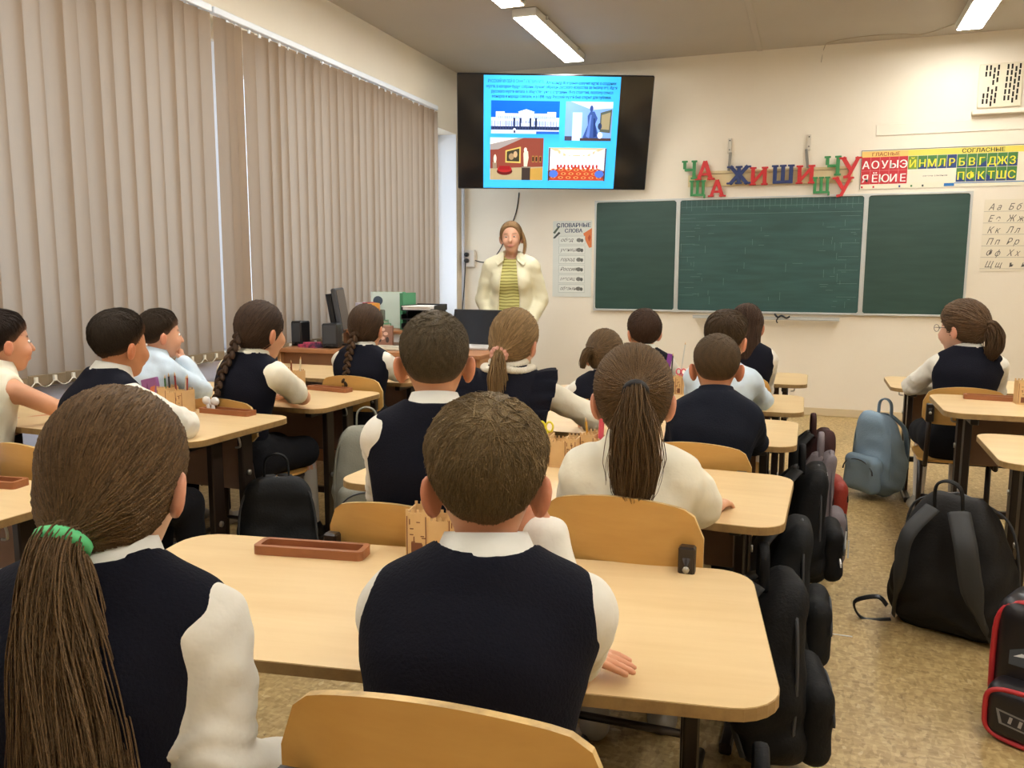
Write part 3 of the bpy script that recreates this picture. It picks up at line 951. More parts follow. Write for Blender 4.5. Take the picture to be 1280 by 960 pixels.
vp = poster('word_poster', (-2.372, YF - .002, 1.02), .385, .72, 'tall pale poster of handwritten vocabulary words beside the woman', srgb(214, 216, 206))
pz = [([(.02, .6), (.0, .61), (.06, .68), (.07, .665)], srgb(90, 100, 84)), ([(.0, .56), (.06, .62), (.075, .605), (.02, .555)], srgb(70, 74, 70)), ([(.3, .6), (.385, .65), (.385, .47), (.36, .465), (.33, .52)], srgb(214, 120, 66)), ([(.345, .56), (.365, .59), (.375, .56), (.36, .52)], srgb(180, 80, 40))]
for i in range(6):
    z = .5 - i * .092
    pz += [(rect(.06, z, .32, z + .078), srgb(168, 176, 168)), (rect(.063, z + .003, .317, z + .075), srgb(220, 222, 212)), (ngon(.26, z + .038, .026, .02, 9), srgb(116, 116, 108)), (ngon(.29, z + .034, .014, .018, 8), srgb(90, 92, 86))]
art('word_boxes', pz, M_PRINT, vp, loc=(0, -.004, 0))
text_mesh('title', [('СЛОВАРНЫЕ', .205, .66, .054, 'CENTER', 0, .98, .0016), ('СЛОВА', .205, .61, .05, 'CENTER', 0, .98, .0016)], mat('print_navy', srgb(54, 66, 96), .6), vp, loc=(0, -.0046, 0))
text_mesh('handwritten_words', [(s, .075, .525 - i * .092, .048, 'LEFT', .42, xs) for i, (s, xs) in enumerate((('обед', 1.1), ('ученица', .85), ('город', 1.05), ('Россия', .95), ('месяц', 1.0), ('обезьяна', .85)))],
          mat('print_ink', srgb(92, 86, 78), .6), vp, loc=(0, -.0075, 0))
# ================================================================== furniture
M_TOP = mat('birch_laminate', srgb(224, 196, 148), .32, noise=(3.2, srgb(212, 180, 130), .22), stretch=(.55, 5, 5), spec=.45)
M_EDGE = mat('laminate_edge', srgb(166, 134, 84), .5, noise=(30, srgb(140, 110, 68), .2))
M_PANEL = mat('modesty_panel', srgb(140, 108, 84), .45, noise=(2.5, srgb(128, 98, 76), .25), stretch=(.6, 4, 4))
M_PLY = mat('varnished_plywood', srgb(206, 160, 88), .34, noise=(4, srgb(190, 142, 72), .25), stretch=(1, 6, 6), coat=.2)
M_PLYE = mat('plywood_edge', srgb(222, 186, 122), .5, noise=(22, srgb(150, 124, 82), .18))
M_CHROME = mat('bright_bolt', srgb(190, 188, 180), .3, metal=.9)
M_WOODL = mat('thin_plywood', srgb(222, 186, 132), .55, noise=(8, srgb(206, 166, 112), .25))
M_BURN = mat('burnt_engraving', srgb(120, 72, 46), .7)
M_TRAY = mat('brown_stained_wood', srgb(162, 102, 62), .45, noise=(9, srgb(140, 84, 50), .25), stretch=(1, 6, 6))
M_VEN = mat('brown_veneer', srgb(170, 118, 76), .45, noise=(3, srgb(156, 104, 64), .25), stretch=(.6, 5, 5))
M_VEN2 = mat('orange_veneer', srgb(196, 142, 92), .45, noise=(3, srgb(184, 128, 78), .25), stretch=(5, .6, 5))

DW, DD, DZ = 1.26, .57, .64
def build_desk():
    d = empty('school_desk')
    top = MB().prism(rrect(DW, DD, .075), DZ - .018, DZ, smooth=False).build('desktop', M_TOP, d)
    MB().prism(rrect(DW + .003, DD + .003, .0765), DZ - .0205, DZ - .0015).build('edge_band', M_EDGE, top)
    MB().box((-.47, .18, .365), (.47, .196, DZ - .02), bev=.002).build('modesty_panel', M_PANEL, d)
    for s in (-1, 1):
        x = s * .51
        MB().box((x - .014, -.07, .03), (x + .014, -.01, DZ - .05), bev=.004).build('leg', M_STEEL, d)
        MB().box((x - .014, .1, .03), (x + .014, .16, DZ - .05), bev=.004).build('leg', M_STEEL, d)
        MB().box((x - .016, -.23, 0), (x + .016, .24, .032), bev=.005).build('foot_bar', M_STEEL, d)
        MB().box((x - .016, -.2, DZ - .055), (x + .016, .22, DZ - .021), bev=.004).build('support_arm', M_STEEL, d)
        for by, bz_ in ((.13, .45), (-.04, .3)):
            MB().lathe([(.011, 0), (.011, .006)], 8, Matrix.Translation((x + s * .014, by, bz_)) @ Matrix.Rotation(s * PI / 2, 4, 'Y')).build('bolt', M_CHROME, d)
        MB().tube(bez([(x + s * .016, .04, DZ - .03), (x + s * .045, .04, DZ - .045), (x + s * .05, .04, DZ - .075), (x + s * .03, .04, DZ - .08)], 5), .004, 6).build('bag_hook', M_CHROME, d)
    MB().box((-.5, .115, .16), (.5, .145, .19), bev=.004).build('cross_bar', M_STEEL, d)
    return d

def build_chair():
    c = empty('school_chair')
    W, T = .178, .011
    def panel(zt, zb, arch, yb, curve):
        nu, nv = 18, 8
        V, F = [], []
        rr = .05
        for side in (0, 1):
            for j in range(nv + 1):
                for i in range(nu + 1):
                    u = -1 + 2 * i / nu
                    e = max(0, abs(u) * W - (W - rr)) / rr
                    drop = rr * (1 - math.sqrt(max(0, 1 - e * e)))
                    z1 = zt + arch * (1 - abs(u) ** 2) - arch - drop
                    z0 = zb + drop * .6
                    z = z0 + (z1 - z0) * j / nv
                    V.append((u * W, yb + curve * u * u + (T if side else 0) + .02 * (zt - z), z))
        n = (nu + 1) * (nv + 1)
        ix = lambda s, i, j: s * n + j * (nu + 1) + i
        for j in range(nv):
            for i in range(nu):
                F.append((ix(0, i, j), ix(0, i + 1, j), ix(0, i + 1, j + 1), ix(0, i, j + 1)))
                F.append((ix(1, i + 1, j), ix(1, i, j), ix(1, i, j + 1), ix(1, i + 1, j + 1)))
        R = []
        for i in range(nu):
            R.append((ix(0, i, nv), ix(0, i + 1, nv), ix(1, i + 1, nv), ix(1, i, nv)))
            R.append((ix(0, i + 1, 0), ix(0, i, 0), ix(1, i, 0), ix(1, i + 1, 0)))
        for j in range(nv):
            R.append((ix(0, 0, j + 1), ix(0, 0, j), ix(1, 0, j), ix(1, 0, j + 1)))
            R.append((ix(0, nu, j), ix(0, nu, j + 1), ix(1, nu, j + 1), ix(1, nu, j)))
        return V, F, R
    V, F, R = panel(.76, .57, .03, -.225, .03)
    me = mesh_np('backrest', V, F, M_PLY, True)
    bk = link('backrest', me, c)
    ed = MB(); ed.add(V, R); ed.build('plywood_rim', M_PLYE, bk)
    MB().prism(rrect(.36, .35, .06), .372, .384).build('seat', M_PLY, c)
    for s in (-1, 1):
        x = s * .15
        MB().tube([(x, -.17, .355), (x, -.195, .42), (x, -.236, .655)], .011, 8).build('back_upright', M_STEEL, c)
        MB().box((x - .017, -.243, .585), (x + .017, -.215, .675), bev=.004).build('bracket', M_STEEL, c)
        MB().lathe([(.007, 0), (.007, .005)], 8, Matrix.Translation((x, -.242, .63)) @ Matrix.Rotation(PI / 2, 4, 'X')).build('bolt', M_CHROME, c)
        MB().tube([(x, -.17, .355), (x, .14, .355)], .012, 8).build('seat_rail', M_STEEL, c)
        MB().tube([(x, -.02, .355), (x, -.03, .015)], .013, 8).build('leg', M_STEEL, c)
        MB().tube([(x, -.2, .012), (x, .17, .012)], .012, 8).build('foot_bar', M_STEEL, c)
    MB().tube([(-.15, -.025, .16), (.15, -.025, .16)], .01, 8).build('cross_bar', M_STEEL, c)
    return c

DESK0 = build_desk(); CHAIR0 = build_chair()
_used = {'d': False, 'c': False}
def desk(x, y, rz, label, z=DZ):
    o = DESK0 if not _used['d'] else copy_tree(DESK0)
    _used['d'] = True
    o.location = (x, y, 0); o.rotation_euler = (0, 0, rz); o.scale = (1, 1, z / DZ)
    return tag(o, label, 'desk', 'two-seat school desks')
def chair(x, y, rz, label, s=1.0):
    o = CHAIR0 if not _used['c'] else copy_tree(CHAIR0)
    _used['c'] = True
    o.location = (x, y, 0); o.rotation_euler = (0, 0, rz); o.scale = (1, 1, s)
    return tag(o, label, 'chair', 'plywood school chairs')

D = math.radians
desk(-.672, 1.345, D(8.5), 'birch school desk nearest the camera with a boy leaning on it')
desk(-.66, 2.335, D(-1.5), 'birch school desk in the middle row, second from the camera')
desk(-.655, 3.325, 0, 'birch school desk in the middle row, third from the camera')
desk(-.64, 4.1, D(.5), 'birch school desk in the middle row, fourth from the camera')
desk(-.63, 5.1, 0, 'birch school desk in the middle row nearest the chalkboard')
desk(-2.55, 2.5, D(-1), 'birch window-row desk with the boy in a dark vest at it', .68)
desk(-2.6, 3.345, D(-1), 'birch window-row desk where the girl with a white bow leans', .66)
desk(-2.61, 4.22, D(-1), "birch window-row desk nearest the teacher's table", .665)
desk(-2.485, 1.49, D(-2), 'birch window-row desk cut by the left edge of the photo')
desk(1.06, 5.15, 0, 'birch right-row desk where the girl with glasses sits')
desk(1.16, 3.965, 0, 'empty birch right-row desk with a wooden pencil stand', .70)
desk(1.245, 3.3, D(-1), 'empty birch right-row desk nearest the camera at the right edge')

chair(-.345, .9, D(4), 'plywood chair nearest the camera with worn top edge', 1.105)
chair(-.82, .66, D(12), 'plywood chair hidden under the girl with the green hair tie', .98)
chair(-.365, 1.9, D(0), 'plywood chair behind the girl with the long dark ponytail', 1.03)
chair(-.875, 1.85, D(0), 'plywood chair behind the boy left of the nearest boy', .96)
chair(-.33, 2.865, D(0), 'plywood chair behind the boy in the dark jacket', .94)
chair(-.99, 2.88, D(0), 'plywood chair behind the girl with the pink scrunchie', .96)
chair(-.36, 3.84, 0, 'plywood chair under the boy in the light blue shirt', .96)
chair(-.92, 3.84, 0, 'plywood chair under the girl with tousled hair', .9)
chair(-.35, 4.62, 0, 'plywood chair under the girl with long loose brown hair', .96)
chair(-.95, 4.62, 0, 'plywood chair under the boy farthest forward in the middle row', .96)
chair(-2.22, 2.04, D(-8), 'plywood chair under the boy in the dark vest by the window', .96)
chair(-2.83, 2.2, D(-5), 'plywood chair under the girl in the sleeveless blouse', .96)
chair(-2.29, 3.01, D(-3), 'plywood chair under the girl with the white bow', .96)
chair(-2.84, 3.03, D(0), 'plywood chair under the boy resting chin on his hand', .96)
chair(-2.19, 3.87, D(0), 'plywood chair under the braided girl nearest the computer', .96)
chair(.7, 4.52, 0, 'plywood chair under the girl with glasses', .96)

# ------------------------------------------------------------------ teacher's table
TZ = .76
td = empty("teacher_table", (-2.55, 4.88, 0), 0, "brown teacher's table by the window holding computer and folders", 'table')
MB().box((-.72, -.34, TZ - .026), (.72, .34, TZ), bev=.003).build('tabletop', M_VEN, td)
MB().box((-.7, -.28, .02), (.7, -.262, TZ - .026)).build('front_panel', M_VEN, td)
for s in (-1, 1):
    MB().box((s * .7 - .011, -.32, 0), (s * .7 + .011, .32, TZ - .026), bev=.002).build('side_panel', M_VEN2, td)
sh = empty('monitor_shelf', (-2.62, 5.02, TZ), 0, "low brown riser shelf on the teacher's table under the folders", 'shelf')
MB().box((-.36, -.13, .085), (.3, .14, .105), bev=.002).build('shelf_board', M_VEN, sh)
for x in (-.34, .27): MB().box((x - .01, -.12, 0), (x + .01, .13, .085)).build('side_support', M_VEN, sh)
SZ = TZ + .105

def speaker(x, y, rz, label, w=.085, h=.165):
    s = empty('computer_speaker', (x, y, TZ), rz, label, 'speaker', 'computer speakers')
    MB().box((-w / 2, -.05, .004), (w / 2, .05, h), bev=.008).build('cabinet', M_BLACKP, s)
    MB().box((-w / 2 + .008, -.0535, .03), (w / 2 - .008, -.049, h - .012), bev=.002).build('grille', M_DGREY, s)
    for i in (-1, 1): MB().lathe([(.006, 0), (.006, .01)], 8, Matrix.Translation((i * .016, -.05, .017)) @ Matrix.Rotation(PI / 2, 4, 'X')).build('knob', M_BLACKP, s)
speaker(-3.2, 4.74, -.1, "black computer speaker standing apart left of the monitor")
speaker(-2.915, 4.67, .2, "black computer speaker right in front of the monitor", .105, .16)

mo = empty('computer_monitor', (-2.98, 4.93, TZ), D(113), 'black computer monitor seen edge-on by the blinds', 'monitor')
Mt = Matrix.Translation((0, 0, .085)) @ Matrix.Rotation(D(-9), 4, 'X')
MB().box((-.19, -.02, 0), (.19, .012, .3), Mt, bev=.008).build('bezel', M_DGREY, mo)
MB().box((-.175, -.022, .015), (.175, -.019, .285), Mt).build('screen', mat('monitor_glass', srgb(18, 18, 20), .15), mo)
MB().prism(rrect(.3, .05, .02, cy=.035), .03, .27, Mt).build('back_cover', M_BLACKP, mo)
MB().box((-.03, .02, .008), (.03, .05, .16), bev=.008).build('stand', M_BLACKP, mo)
MB().prism(rrect(.22, .18, .05, cy=.02), 0, .012).build('base', M_BLACKP, mo)
tag(MB().box((-.04, -.04, 0), (.04, .04, .235), bev=.006).build('desk_phone_dock', mat('grey_metal_box', srgb(112, 110, 98), .5), None, (-2.79, 5.1, TZ)), 'slim grey upright box behind the monitor', 'box')
ck = empty('alarm_clock', (-2.72, 4.86, TZ), 0, 'small round black clock beside the monitor', 'clock')
MB().lathe([(.038, -.012), (.042, 0), (.038, .012)], 20, Matrix.Translation((0, 0, .155)) @ Matrix.Rotation(PI / 2, 4, 'X')).build('rim', M_BLACKP, ck)
MB().lathe([(.03, 0), (.03, .003)], 20, Matrix.Translation((0, -.011, .155)) @ Matrix.Rotation(PI / 2, 4, 'X')).build('dial', M_WHITE, ck)
MB().box((-.045, -.03, 0), (.045, .03, .118), bev=.006).build('base', M_BLACKP, ck)
pc_ = MB()
pc_.prism([(-.09, -.03), (.05, -.05), (.1, .0), (.04, .05), (-.06, .04)], 0, .02).prism([(-.05, -.03), (.08, -.02), (.05, .03), (-.04, .02)], .02, .034)
tag(pc_.build('cleaning_cloth', mat('pink_cloth', srgb(206, 80, 110), .8, noise=(20, srgb(60, 40, 66), .12)), None, (-3.06, 4.66, TZ)), 'crumpled pink and dark cloth between the speakers', 'cloth')

def book(x, y, z, w, d, h, c, label, rz=0, tilt=0, name='book', cat='book', group=None, page=True):
    b = empty(name, (x, y, z), rz, label, cat, group)
    b.rotation_euler = (0, tilt, rz)
    cm = mat('cover_%d_%d_%d' % tuple(int(v * 999) for v in c), c, .5)
    MB().box((-w / 2, -d / 2, 0), (-w / 2 + .002, d / 2, h)).box((w / 2 - .002, -d / 2, 0), (w / 2, d / 2, h)).box((-w / 2, -d / 2, 0), (w / 2, -d / 2 + .002, h)).build('cover', cm, b)
    MB().box((-w / 2 + .002, -d / 2 + .002, .003), (w / 2 - .002, d / 2 - .004, h - .003)).build('pages', mat('paper_edge', srgb(232, 228, 214), .7), b)
    return b
def flat(x, y, z, w, d, h, c, label, rz=0, name='folder', cat='folder', group=None):
    b = empty(name, (x, y, z), rz, label, cat, group)
    cm = mat('cover_%d_%d_%d' % tuple(int(v * 999) for v in c), c, .5)
    MB().box((-w / 2, -d / 2, 0), (w / 2, d / 2, .003)).box((-w / 2, -d / 2, h - .003), (w / 2, d / 2, h)).box((-w / 2, d / 2 - .003, 0), (w / 2, d / 2, h)).build('cover', cm, b)
    MB().box((-w / 2 + .004, -d / 2 + .003, .003), (w / 2 - .004, d / 2 - .004, h - .003)).build('pages', mat('paper_edge', srgb(232, 228, 214), .7), b)
    return b
GR = srgb(104, 170, 134)
flat(-2.79, 4.965, SZ, .2, .22, .012, srgb(222, 216, 200), 'white paper stack lowest under the green folders', .05)
flat(-2.79, 4.965, SZ + .0125, .18, .21, .026, GR, 'lower green folder lying in the pile', -.03, group='green folders')
flat(-2.795, 4.965, SZ + .0390, .17, .2, .022, srgb(126, 186, 150), 'upper green folder lying in the pile', .06, group='green folders')
for i, (c, w, h, lb) in enumerate(((srgb(196, 190, 206), .05, .12, 'pale lilac notebook block standing on the green folders'), (srgb(178, 60, 70), .018, .122, 'thin red booklet standing on the green folders'), (srgb(214, 120, 110), .014, .118, 'thin salmon booklet standing on the green folders'), (srgb(226, 176, 70), .01, .116, 'thin yellow booklet standing on the green folders'), (srgb(222, 150, 60), .01, .114, 'thin orange booklet at the right end of the row'))):
    book(-2.85 + [0, .04, .058, .073, .086][i], 4.965, SZ + .0612, w * .92, .13, h, c, lb, 0, 0, 'booklet', 'booklet', 'booklets standing on green folders')
fo = empty('green_ring_binder', (-2.715, 5.12, SZ), D(8), 'big pale green binder standing behind the booklets', 'binder')
MB().box((-.14, -.03, .004), (.085, -.024, .25)).build('front_cover', mat('pale_cover', srgb(206, 222, 214), .4), fo)
MB().box((.085, -.03, .004), (.09, .03, .25)).box((-.14, .024, .004), (.085, .03, .25)).build('spine', mat('binder_green', srgb(86, 158, 116), .45), fo)
MB().box((-.135, -.022, .008), (.08, .022, .235)).build('pages', mat('paper_edge', srgb(232, 228, 214), .7), fo)
MB().prism(ngon(-.09, .19, .035, .032, 14)[::-1], .0305, .032, Matrix.Rotation(PI / 2, 4, 'X')).build('dark_sticker', mat('sticker', srgb(62, 78, 92), .5), fo)
book(-2.598, 5.13, SZ, .022, .2, .245, srgb(70, 140, 100), 'narrow dark green binder standing beside the document trays', 0, 0, 'binder', 'binder')
tr = empty('document_tray', (-2.47, 5.13, TZ), 0, 'stacked black document trays holding white papers', 'tray')
for z in (.115, .175, .235):
    MB().box((-.105, -.15, z), (.12, .1, z + .006), bev=.001).box((-.105, -.15, z), (-.1, .1, z + .035)).box((.115, -.1, z), (.12, .1, z + .035)).box((-.105, .095, z), (.12, .1, z + .04)).build('tray_tier', M_BLACKP, tr)
MB().box((-.1, -.08, 0), (-.09, .09, .24)).box((.105, -.08, 0), (.115, .09, .24)).box((-.1, .08, 0), (.115, .09, .24)).build('post', M_BLACKP, tr)
tag(MB().box((-.095, -.145, 0), (.105, .09, .018), bev=.001).build('paper_stack', mat('white_paper', srgb(226, 222, 216), .7), None, (-2.47, 5.13, TZ + .2415), (0, 0, .02)), 'white stack of papers on the top document tray', 'paper')
tag(MB().box((-.1, -.15, 0), (.1, .085, .005)).build('paper_sheet', mat('white_paper', srgb(226, 222, 216), .7), None, (-2.465, 5.125, TZ + .26), (0, 0, -.05)), 'loose white papers lying askew on top of the paper stack', 'paper')
pg = empty('patterned_box', (-2.63, 4.86, TZ), D(15), 'small brown patterned gift box in front of the binders', 'box')
MB().box((-.05, -.03, 0), (.05, .03, .14), bev=.003).build('carton', mat('carton', srgb(150, 110, 92), .6), pg)
art('flower_print', [(ngon(-.02 + .03 * math.cos(a), .09 + .03 * math.sin(a), .016, .012, 8), srgb(226, 190, 170)) for a in (0, 1.2, 2.5, 3.7, 5)] + [(ngon(.02, .05, .012, .02, 8), srgb(60, 46, 42)), (ngon(-.03, .05, .01, .016, 8), srgb(60, 46, 42))], M_PRINT, pg, loc=(0, -.0302, 0))
kb = empty('keyboard', (-2.42, 4.7, TZ), 0, "pale keyboard lying on the teacher's table", 'keyboard')
MB().box((-.2, -.06, 0), (.2, .06, .018), bev=.004).build('case', mat('beige_plastic', srgb(206, 198, 176), .5), kb)
ks = MB()
for r_ in range(4):
    for i in range(14): ks.box((-.19 + i * .0272, -.052 + r_ * .026, .018), (-.166 + i * .0272, -.03 + r_ * .026, .024))
o_ = ks.build('keys', mat('key_plastic', srgb(190, 184, 166), .5), kb); o_['kind'] = 'stuff'
lp = empty('laptop', (-2.1, 4.99, TZ), D(-3), 'open laptop with a dark screen in front of the standing woman', 'laptop')
MB().box((-.17, -.12, .002), (.19, .1, .018), bev=.004).build('keyboard_base', mat('silver_plastic', srgb(196, 192, 186), .4), lp)
Ml = Matrix.Translation((0, .1, .016)) @ Matrix.Rotation(D(-14), 4, 'X')
MB().box((-.17, -.004, 0), (.19, .006, .235), Ml, bev=.003).build('lid', M_BLACKP, lp)
MB().box((-.16, -.0055, .012), (.18, -.0038, .225), Ml).build('screen', mat('laptop_glass', srgb(22, 20, 20), .12), lp)

# ------------------------------------------------------------------ small things on the desks
def ptray(x, y, rz, label, z=DZ):
    t = empty('pencil_tray', (x, y, z), rz, label, 'tray', 'wooden pencil trays')
    L_, W_, H_ = .25, .062, .02
    m = MB()
    m.prism(rrect(L_, W_, .012), 0, .006)
    out, inn = rrect(L_, W_, .012), rrect(L_ - .026, W_ - .022, .006)
    n = len(out)
    vs = [(x_, y_, .006) for x_, y_ in out] + [(x_, y_, H_) for x_, y_ in out] + [(x_, y_, H_) for x_, y_ in inn] + [(x_, y_, .006) for x_, y_ in inn]
    fs = []
    for i in range(n):
        j = (i + 1) % n
        for k in range(3): fs.append((k * n + i, k * n + j, (k + 1) * n + j, (k + 1) * n + i))
    m.add(vs, fs)
    m.build('tray_body', M_TRAY, t)
    m2 = MB()
    for x_ in (-.02, .03, .055): m2.box((x_, -.008, .0062), (x_ + .014, .006, .0068))
    m2.build('engraving', M_BURN, t)
    return t
ptray(-1.0, 1.50, D(9.5), 'brown wooden pencil tray on the desk nearest the camera')
ptray(-2.2, 2.73, D(-3), 'brown wooden pencil tray on the desk of the boy in the dark vest', .68)
ptray(-2.25, 3.57, D(-8), "brown wooden pencil tray on the white-bow girl's desk", .66)
ptray(-2.21, 1.68, D(8), 'brown wooden pencil tray at the left edge of the photo')
ptray(.785, 4.13, D(-6), 'brown wooden pencil tray on the empty right-row desk', .70)

def holder(x, y, rz, label, z=DZ, two=True):
    h = empty('pencil_stand', (x, y, z), rz, label, 'pencil stand', 'laser-cut wooden pencil stands')
    def cell(x0, x1, y0, y1, hh):
        m = MB()
        t = .003
        for lo, hi in (((x0, y0, .003), (x1, y0 + t, hh)), ((x0, y1 - t, .003), (x1, y1, hh)), ((x0, y0 + t, .003), (x0 + t, y1 - t, hh)), ((x1 - t, y0 + t, .003), (x1, y1 - t, hh))):
            m.box(lo, hi)
        k = 0
        xx = x0
        while xx < x1 - .004:
            m.box((xx, y0, hh), (xx + .006, y0 + t, hh + .007)); m.box((xx, y1 - t, hh), (xx + .006, y1, hh + .007)); xx += .0125
        return m.build('compartment', M_WOODL, h)
    MB().box((-.066, -.038, 0), (.07, .038, .003)).build('base_plate', M_WOODL, h)
    cell(-.064, -.016, -.036, .034, .098)
    cell(-.016, .03, -.034, .03, .082)
    cell(.03, .068, -.036, .034, .092)
    e = MB()
    r = random.Random(int(abs(x * 1000)))
    for (x0, x1, hh) in ((-.06, -.02, .09), (.034, .064, .085)):
        for i in range(12):
            px, pz = r.uniform(x0, x1 - .008), r.uniform(.012, hh - .01)
            if r.random() < .5: e.box((px, -.0368, pz), (px + .008, -.0358, pz + .002))
            else: e.box((px, -.0368, pz), (px + .002, -.0358, pz + .012))
        e.box((x0 + .008, -.0368, .008), (x1 - .008, -.0358, .032))
        e.box((x0 - .002, -.0368, .004), (x0, -.0358, hh)); e.box((x1, -.0368, .004), (x1 + .002, -.0358, hh))
    e.build('burnt_pattern', M_BURN, h)
    return h
def pencil(x, y, z, c, label, tx=0, ty=0, L_=.15, r=.0037):
    p = empty('pencil', (x, y, z), 0, label, 'pencil', 'pencils in the stands')
    p.rotation_euler = (tx, ty, 0)
    MB().tube([(0, 0, 0), (0, 0, L_)], r, 6, smooth=False).build('shaft', mat('pencil_%d%d%d' % tuple(int(v * 99) for v in c), c, .4), p)
    MB().lathe([(r, L_), (.0008, L_ + .014)], 6).build('tip', M_WOODL, p)
def scissors(x, y, z, c, label, rz=0, s=1.0):
    o = empty('scissors', (x, y, z), rz, label, 'scissors')
    cm = mat('scissor_%d%d%d' % tuple(int(v * 99) for v in c), c, .35)
    for k in (-1, 1):
        ring = [(k * .014 * s + .0125 * s * math.cos(a), 0, .115 * s + .017 * s * math.sin(a)) for a in [2 * PI * i / 14 for i in range(14)]]
        MB().tube(ring, .0036 * s, 6, closed=True).tube([(k * .008 * s, 0, .1 * s), (0, 0, .075 * s)], .004 * s, 6).build('handle', cm, o)
        MB().box((-.004, -.001, .004), (.004, .001, .075 * s), Matrix.Rotation(k * .05, 4, 'Y')).build('blade', M_CHROME, o)
    return o
holder(-.742, 1.6, D(9), 'wooden pencil stand half hidden behind the nearest boy')
holder(-.742, 2.5, D(4), 'wooden pencil stand with yellow scissors on the second middle desk')
holder(-.61, 2.56, D(-4), 'wooden pencil stand with pink scissors beside the ponytail girl')
scissors(-.782, 2.5, DZ + .012, srgb(232, 214, 50), 'yellow-handled scissors standing in the wooden pencil stand', 0, .95)
scissors(-.572, 2.55, DZ + .012, srgb(226, 96, 110), 'pink-handled scissors in the stand by the ponytail girl', .3, 1.35)
pencil(-.618, 2.56, DZ + .005, srgb(226, 90, 110), 'thick pink marker in the stand by the ponytail girl', 0, .04, .155, .009)
pencil(-.652, 2.57, DZ + .005, srgb(210, 160, 60), 'yellow pencil in the stand by the ponytail girl', .05, -.1, .13)
holder(-2.43, 2.7, D(-2), 'wooden pencil stand on the desk of the boy in the dark vest', .68)
for i, (c, lb) in enumerate(((srgb(60, 110, 60), 'green pencil in the stand beside the boy in the vest'), (srgb(40, 40, 44), 'black pencil in the stand beside the boy in the vest'), (srgb(130, 40, 40), 'dark red pencil in the stand beside the boy in the vest'), (srgb(200, 190, 170), 'pale pencil in the stand beside the boy in the vest'), (srgb(150, 60, 50), 'reddish brown pencil in the stand beside the boy in the vest'))):
    pencil(-2.48 + [.0, .016, .058, .088, .104][i], 2.7 + .008 * (i % 2), .68 + .004, c, lb, .06 * (i % 3 - 1), .08 * (i - 2) * .4, .13 + .008 * (i % 3))
pf = empty('clear_ruler_folder', (-2.56, 2.73, .68), D(-10), 'purple translucent pencil pouch standing left of the wooden stand', 'pouch')
MB().box((-.06, -.008, 0), (.04, .008, .13), Matrix.Rotation(D(-12), 4, 'Y'), bev=.003).build('pouch_body', mat('purple_plastic', srgb(150, 96, 150), .3), pf)
art('print', [([(-.03, .03), (.0, .05), (.01, .1), (-.02, .09)], srgb(226, 130, 90)), ([(-.05, .06), (-.03, .07), (-.04, .11)], srgb(120, 60, 110)), ([(.0, .02), (.025, .03), (.03, .07)], srgb(190, 160, 190))], M_PRINT, pf, loc=(0, -.009, 0))
holder(-2.48, 3.57, D(-4), "wooden pencil stand on the white-bow girl's desk", .66)
for i, (c, lb) in enumerate(((srgb(220, 180, 130), "bare wooden pencil in the white-bow girl's stand"), (srgb(150, 84, 50), "brown pencil in the white-bow girl's stand"), (srgb(214, 200, 170), "cream pencil in the white-bow girl's stand"))):
    pencil(-2.51 + .042 * i, 3.57, .66 + .004, c, lb, .05, [-.15, 0, .1][i], .13 + .02 * (i == 2), .0045)
holder(.91, 4.06, D(2), 'wooden pencil stand cut by the right edge of the photo', .70)
holder(-.66, 4.24, D(0), 'wooden pencil stand with purple ruler ahead of the jacket boy')
tag(MB().box((-.013, -.001, 0), (.013, .001, .2), bev=.0005).build('ruler', mat('purple_ruler', srgb(128, 60, 150), .3), None, (-.695, 4.24, DZ + .005), (0, .16, 0)), 'purple plastic ruler leaning in a wooden stand', 'ruler')
pencil(-.66, 4.24, DZ + .004, srgb(60, 60, 60), 'dark pencil beside the purple ruler', 0, .05, .19)
pencil(-.62, 4.24, DZ + .004, srgb(200, 200, 190), 'long pale pencil beside the purple ruler', 0, .12, .25, .003)
scissors(-.605, 4.23, DZ + .01, srgb(226, 90, 110), 'small pink-handled scissors beside the purple ruler', 0, .9)
tag(MB().box((-.05, -.0015, 0), (.05, .0015, .003)).build('paper_strip', M_WHITE, None, (.14, 2.98, 0)), 'thin white strip lying on the floor by the black bags', 'strip')
tag(MB().prism([(-.035, -.02), (.03, -.025), (.04, .01), (-.02, .02)], 0, .003).build('paper_scrap', mat('teal_paper', srgb(70, 130, 140), .6), None, (-1.02, 1.42, 0)), 'teal paper scrap on the floor under the nearest desk', 'paper')

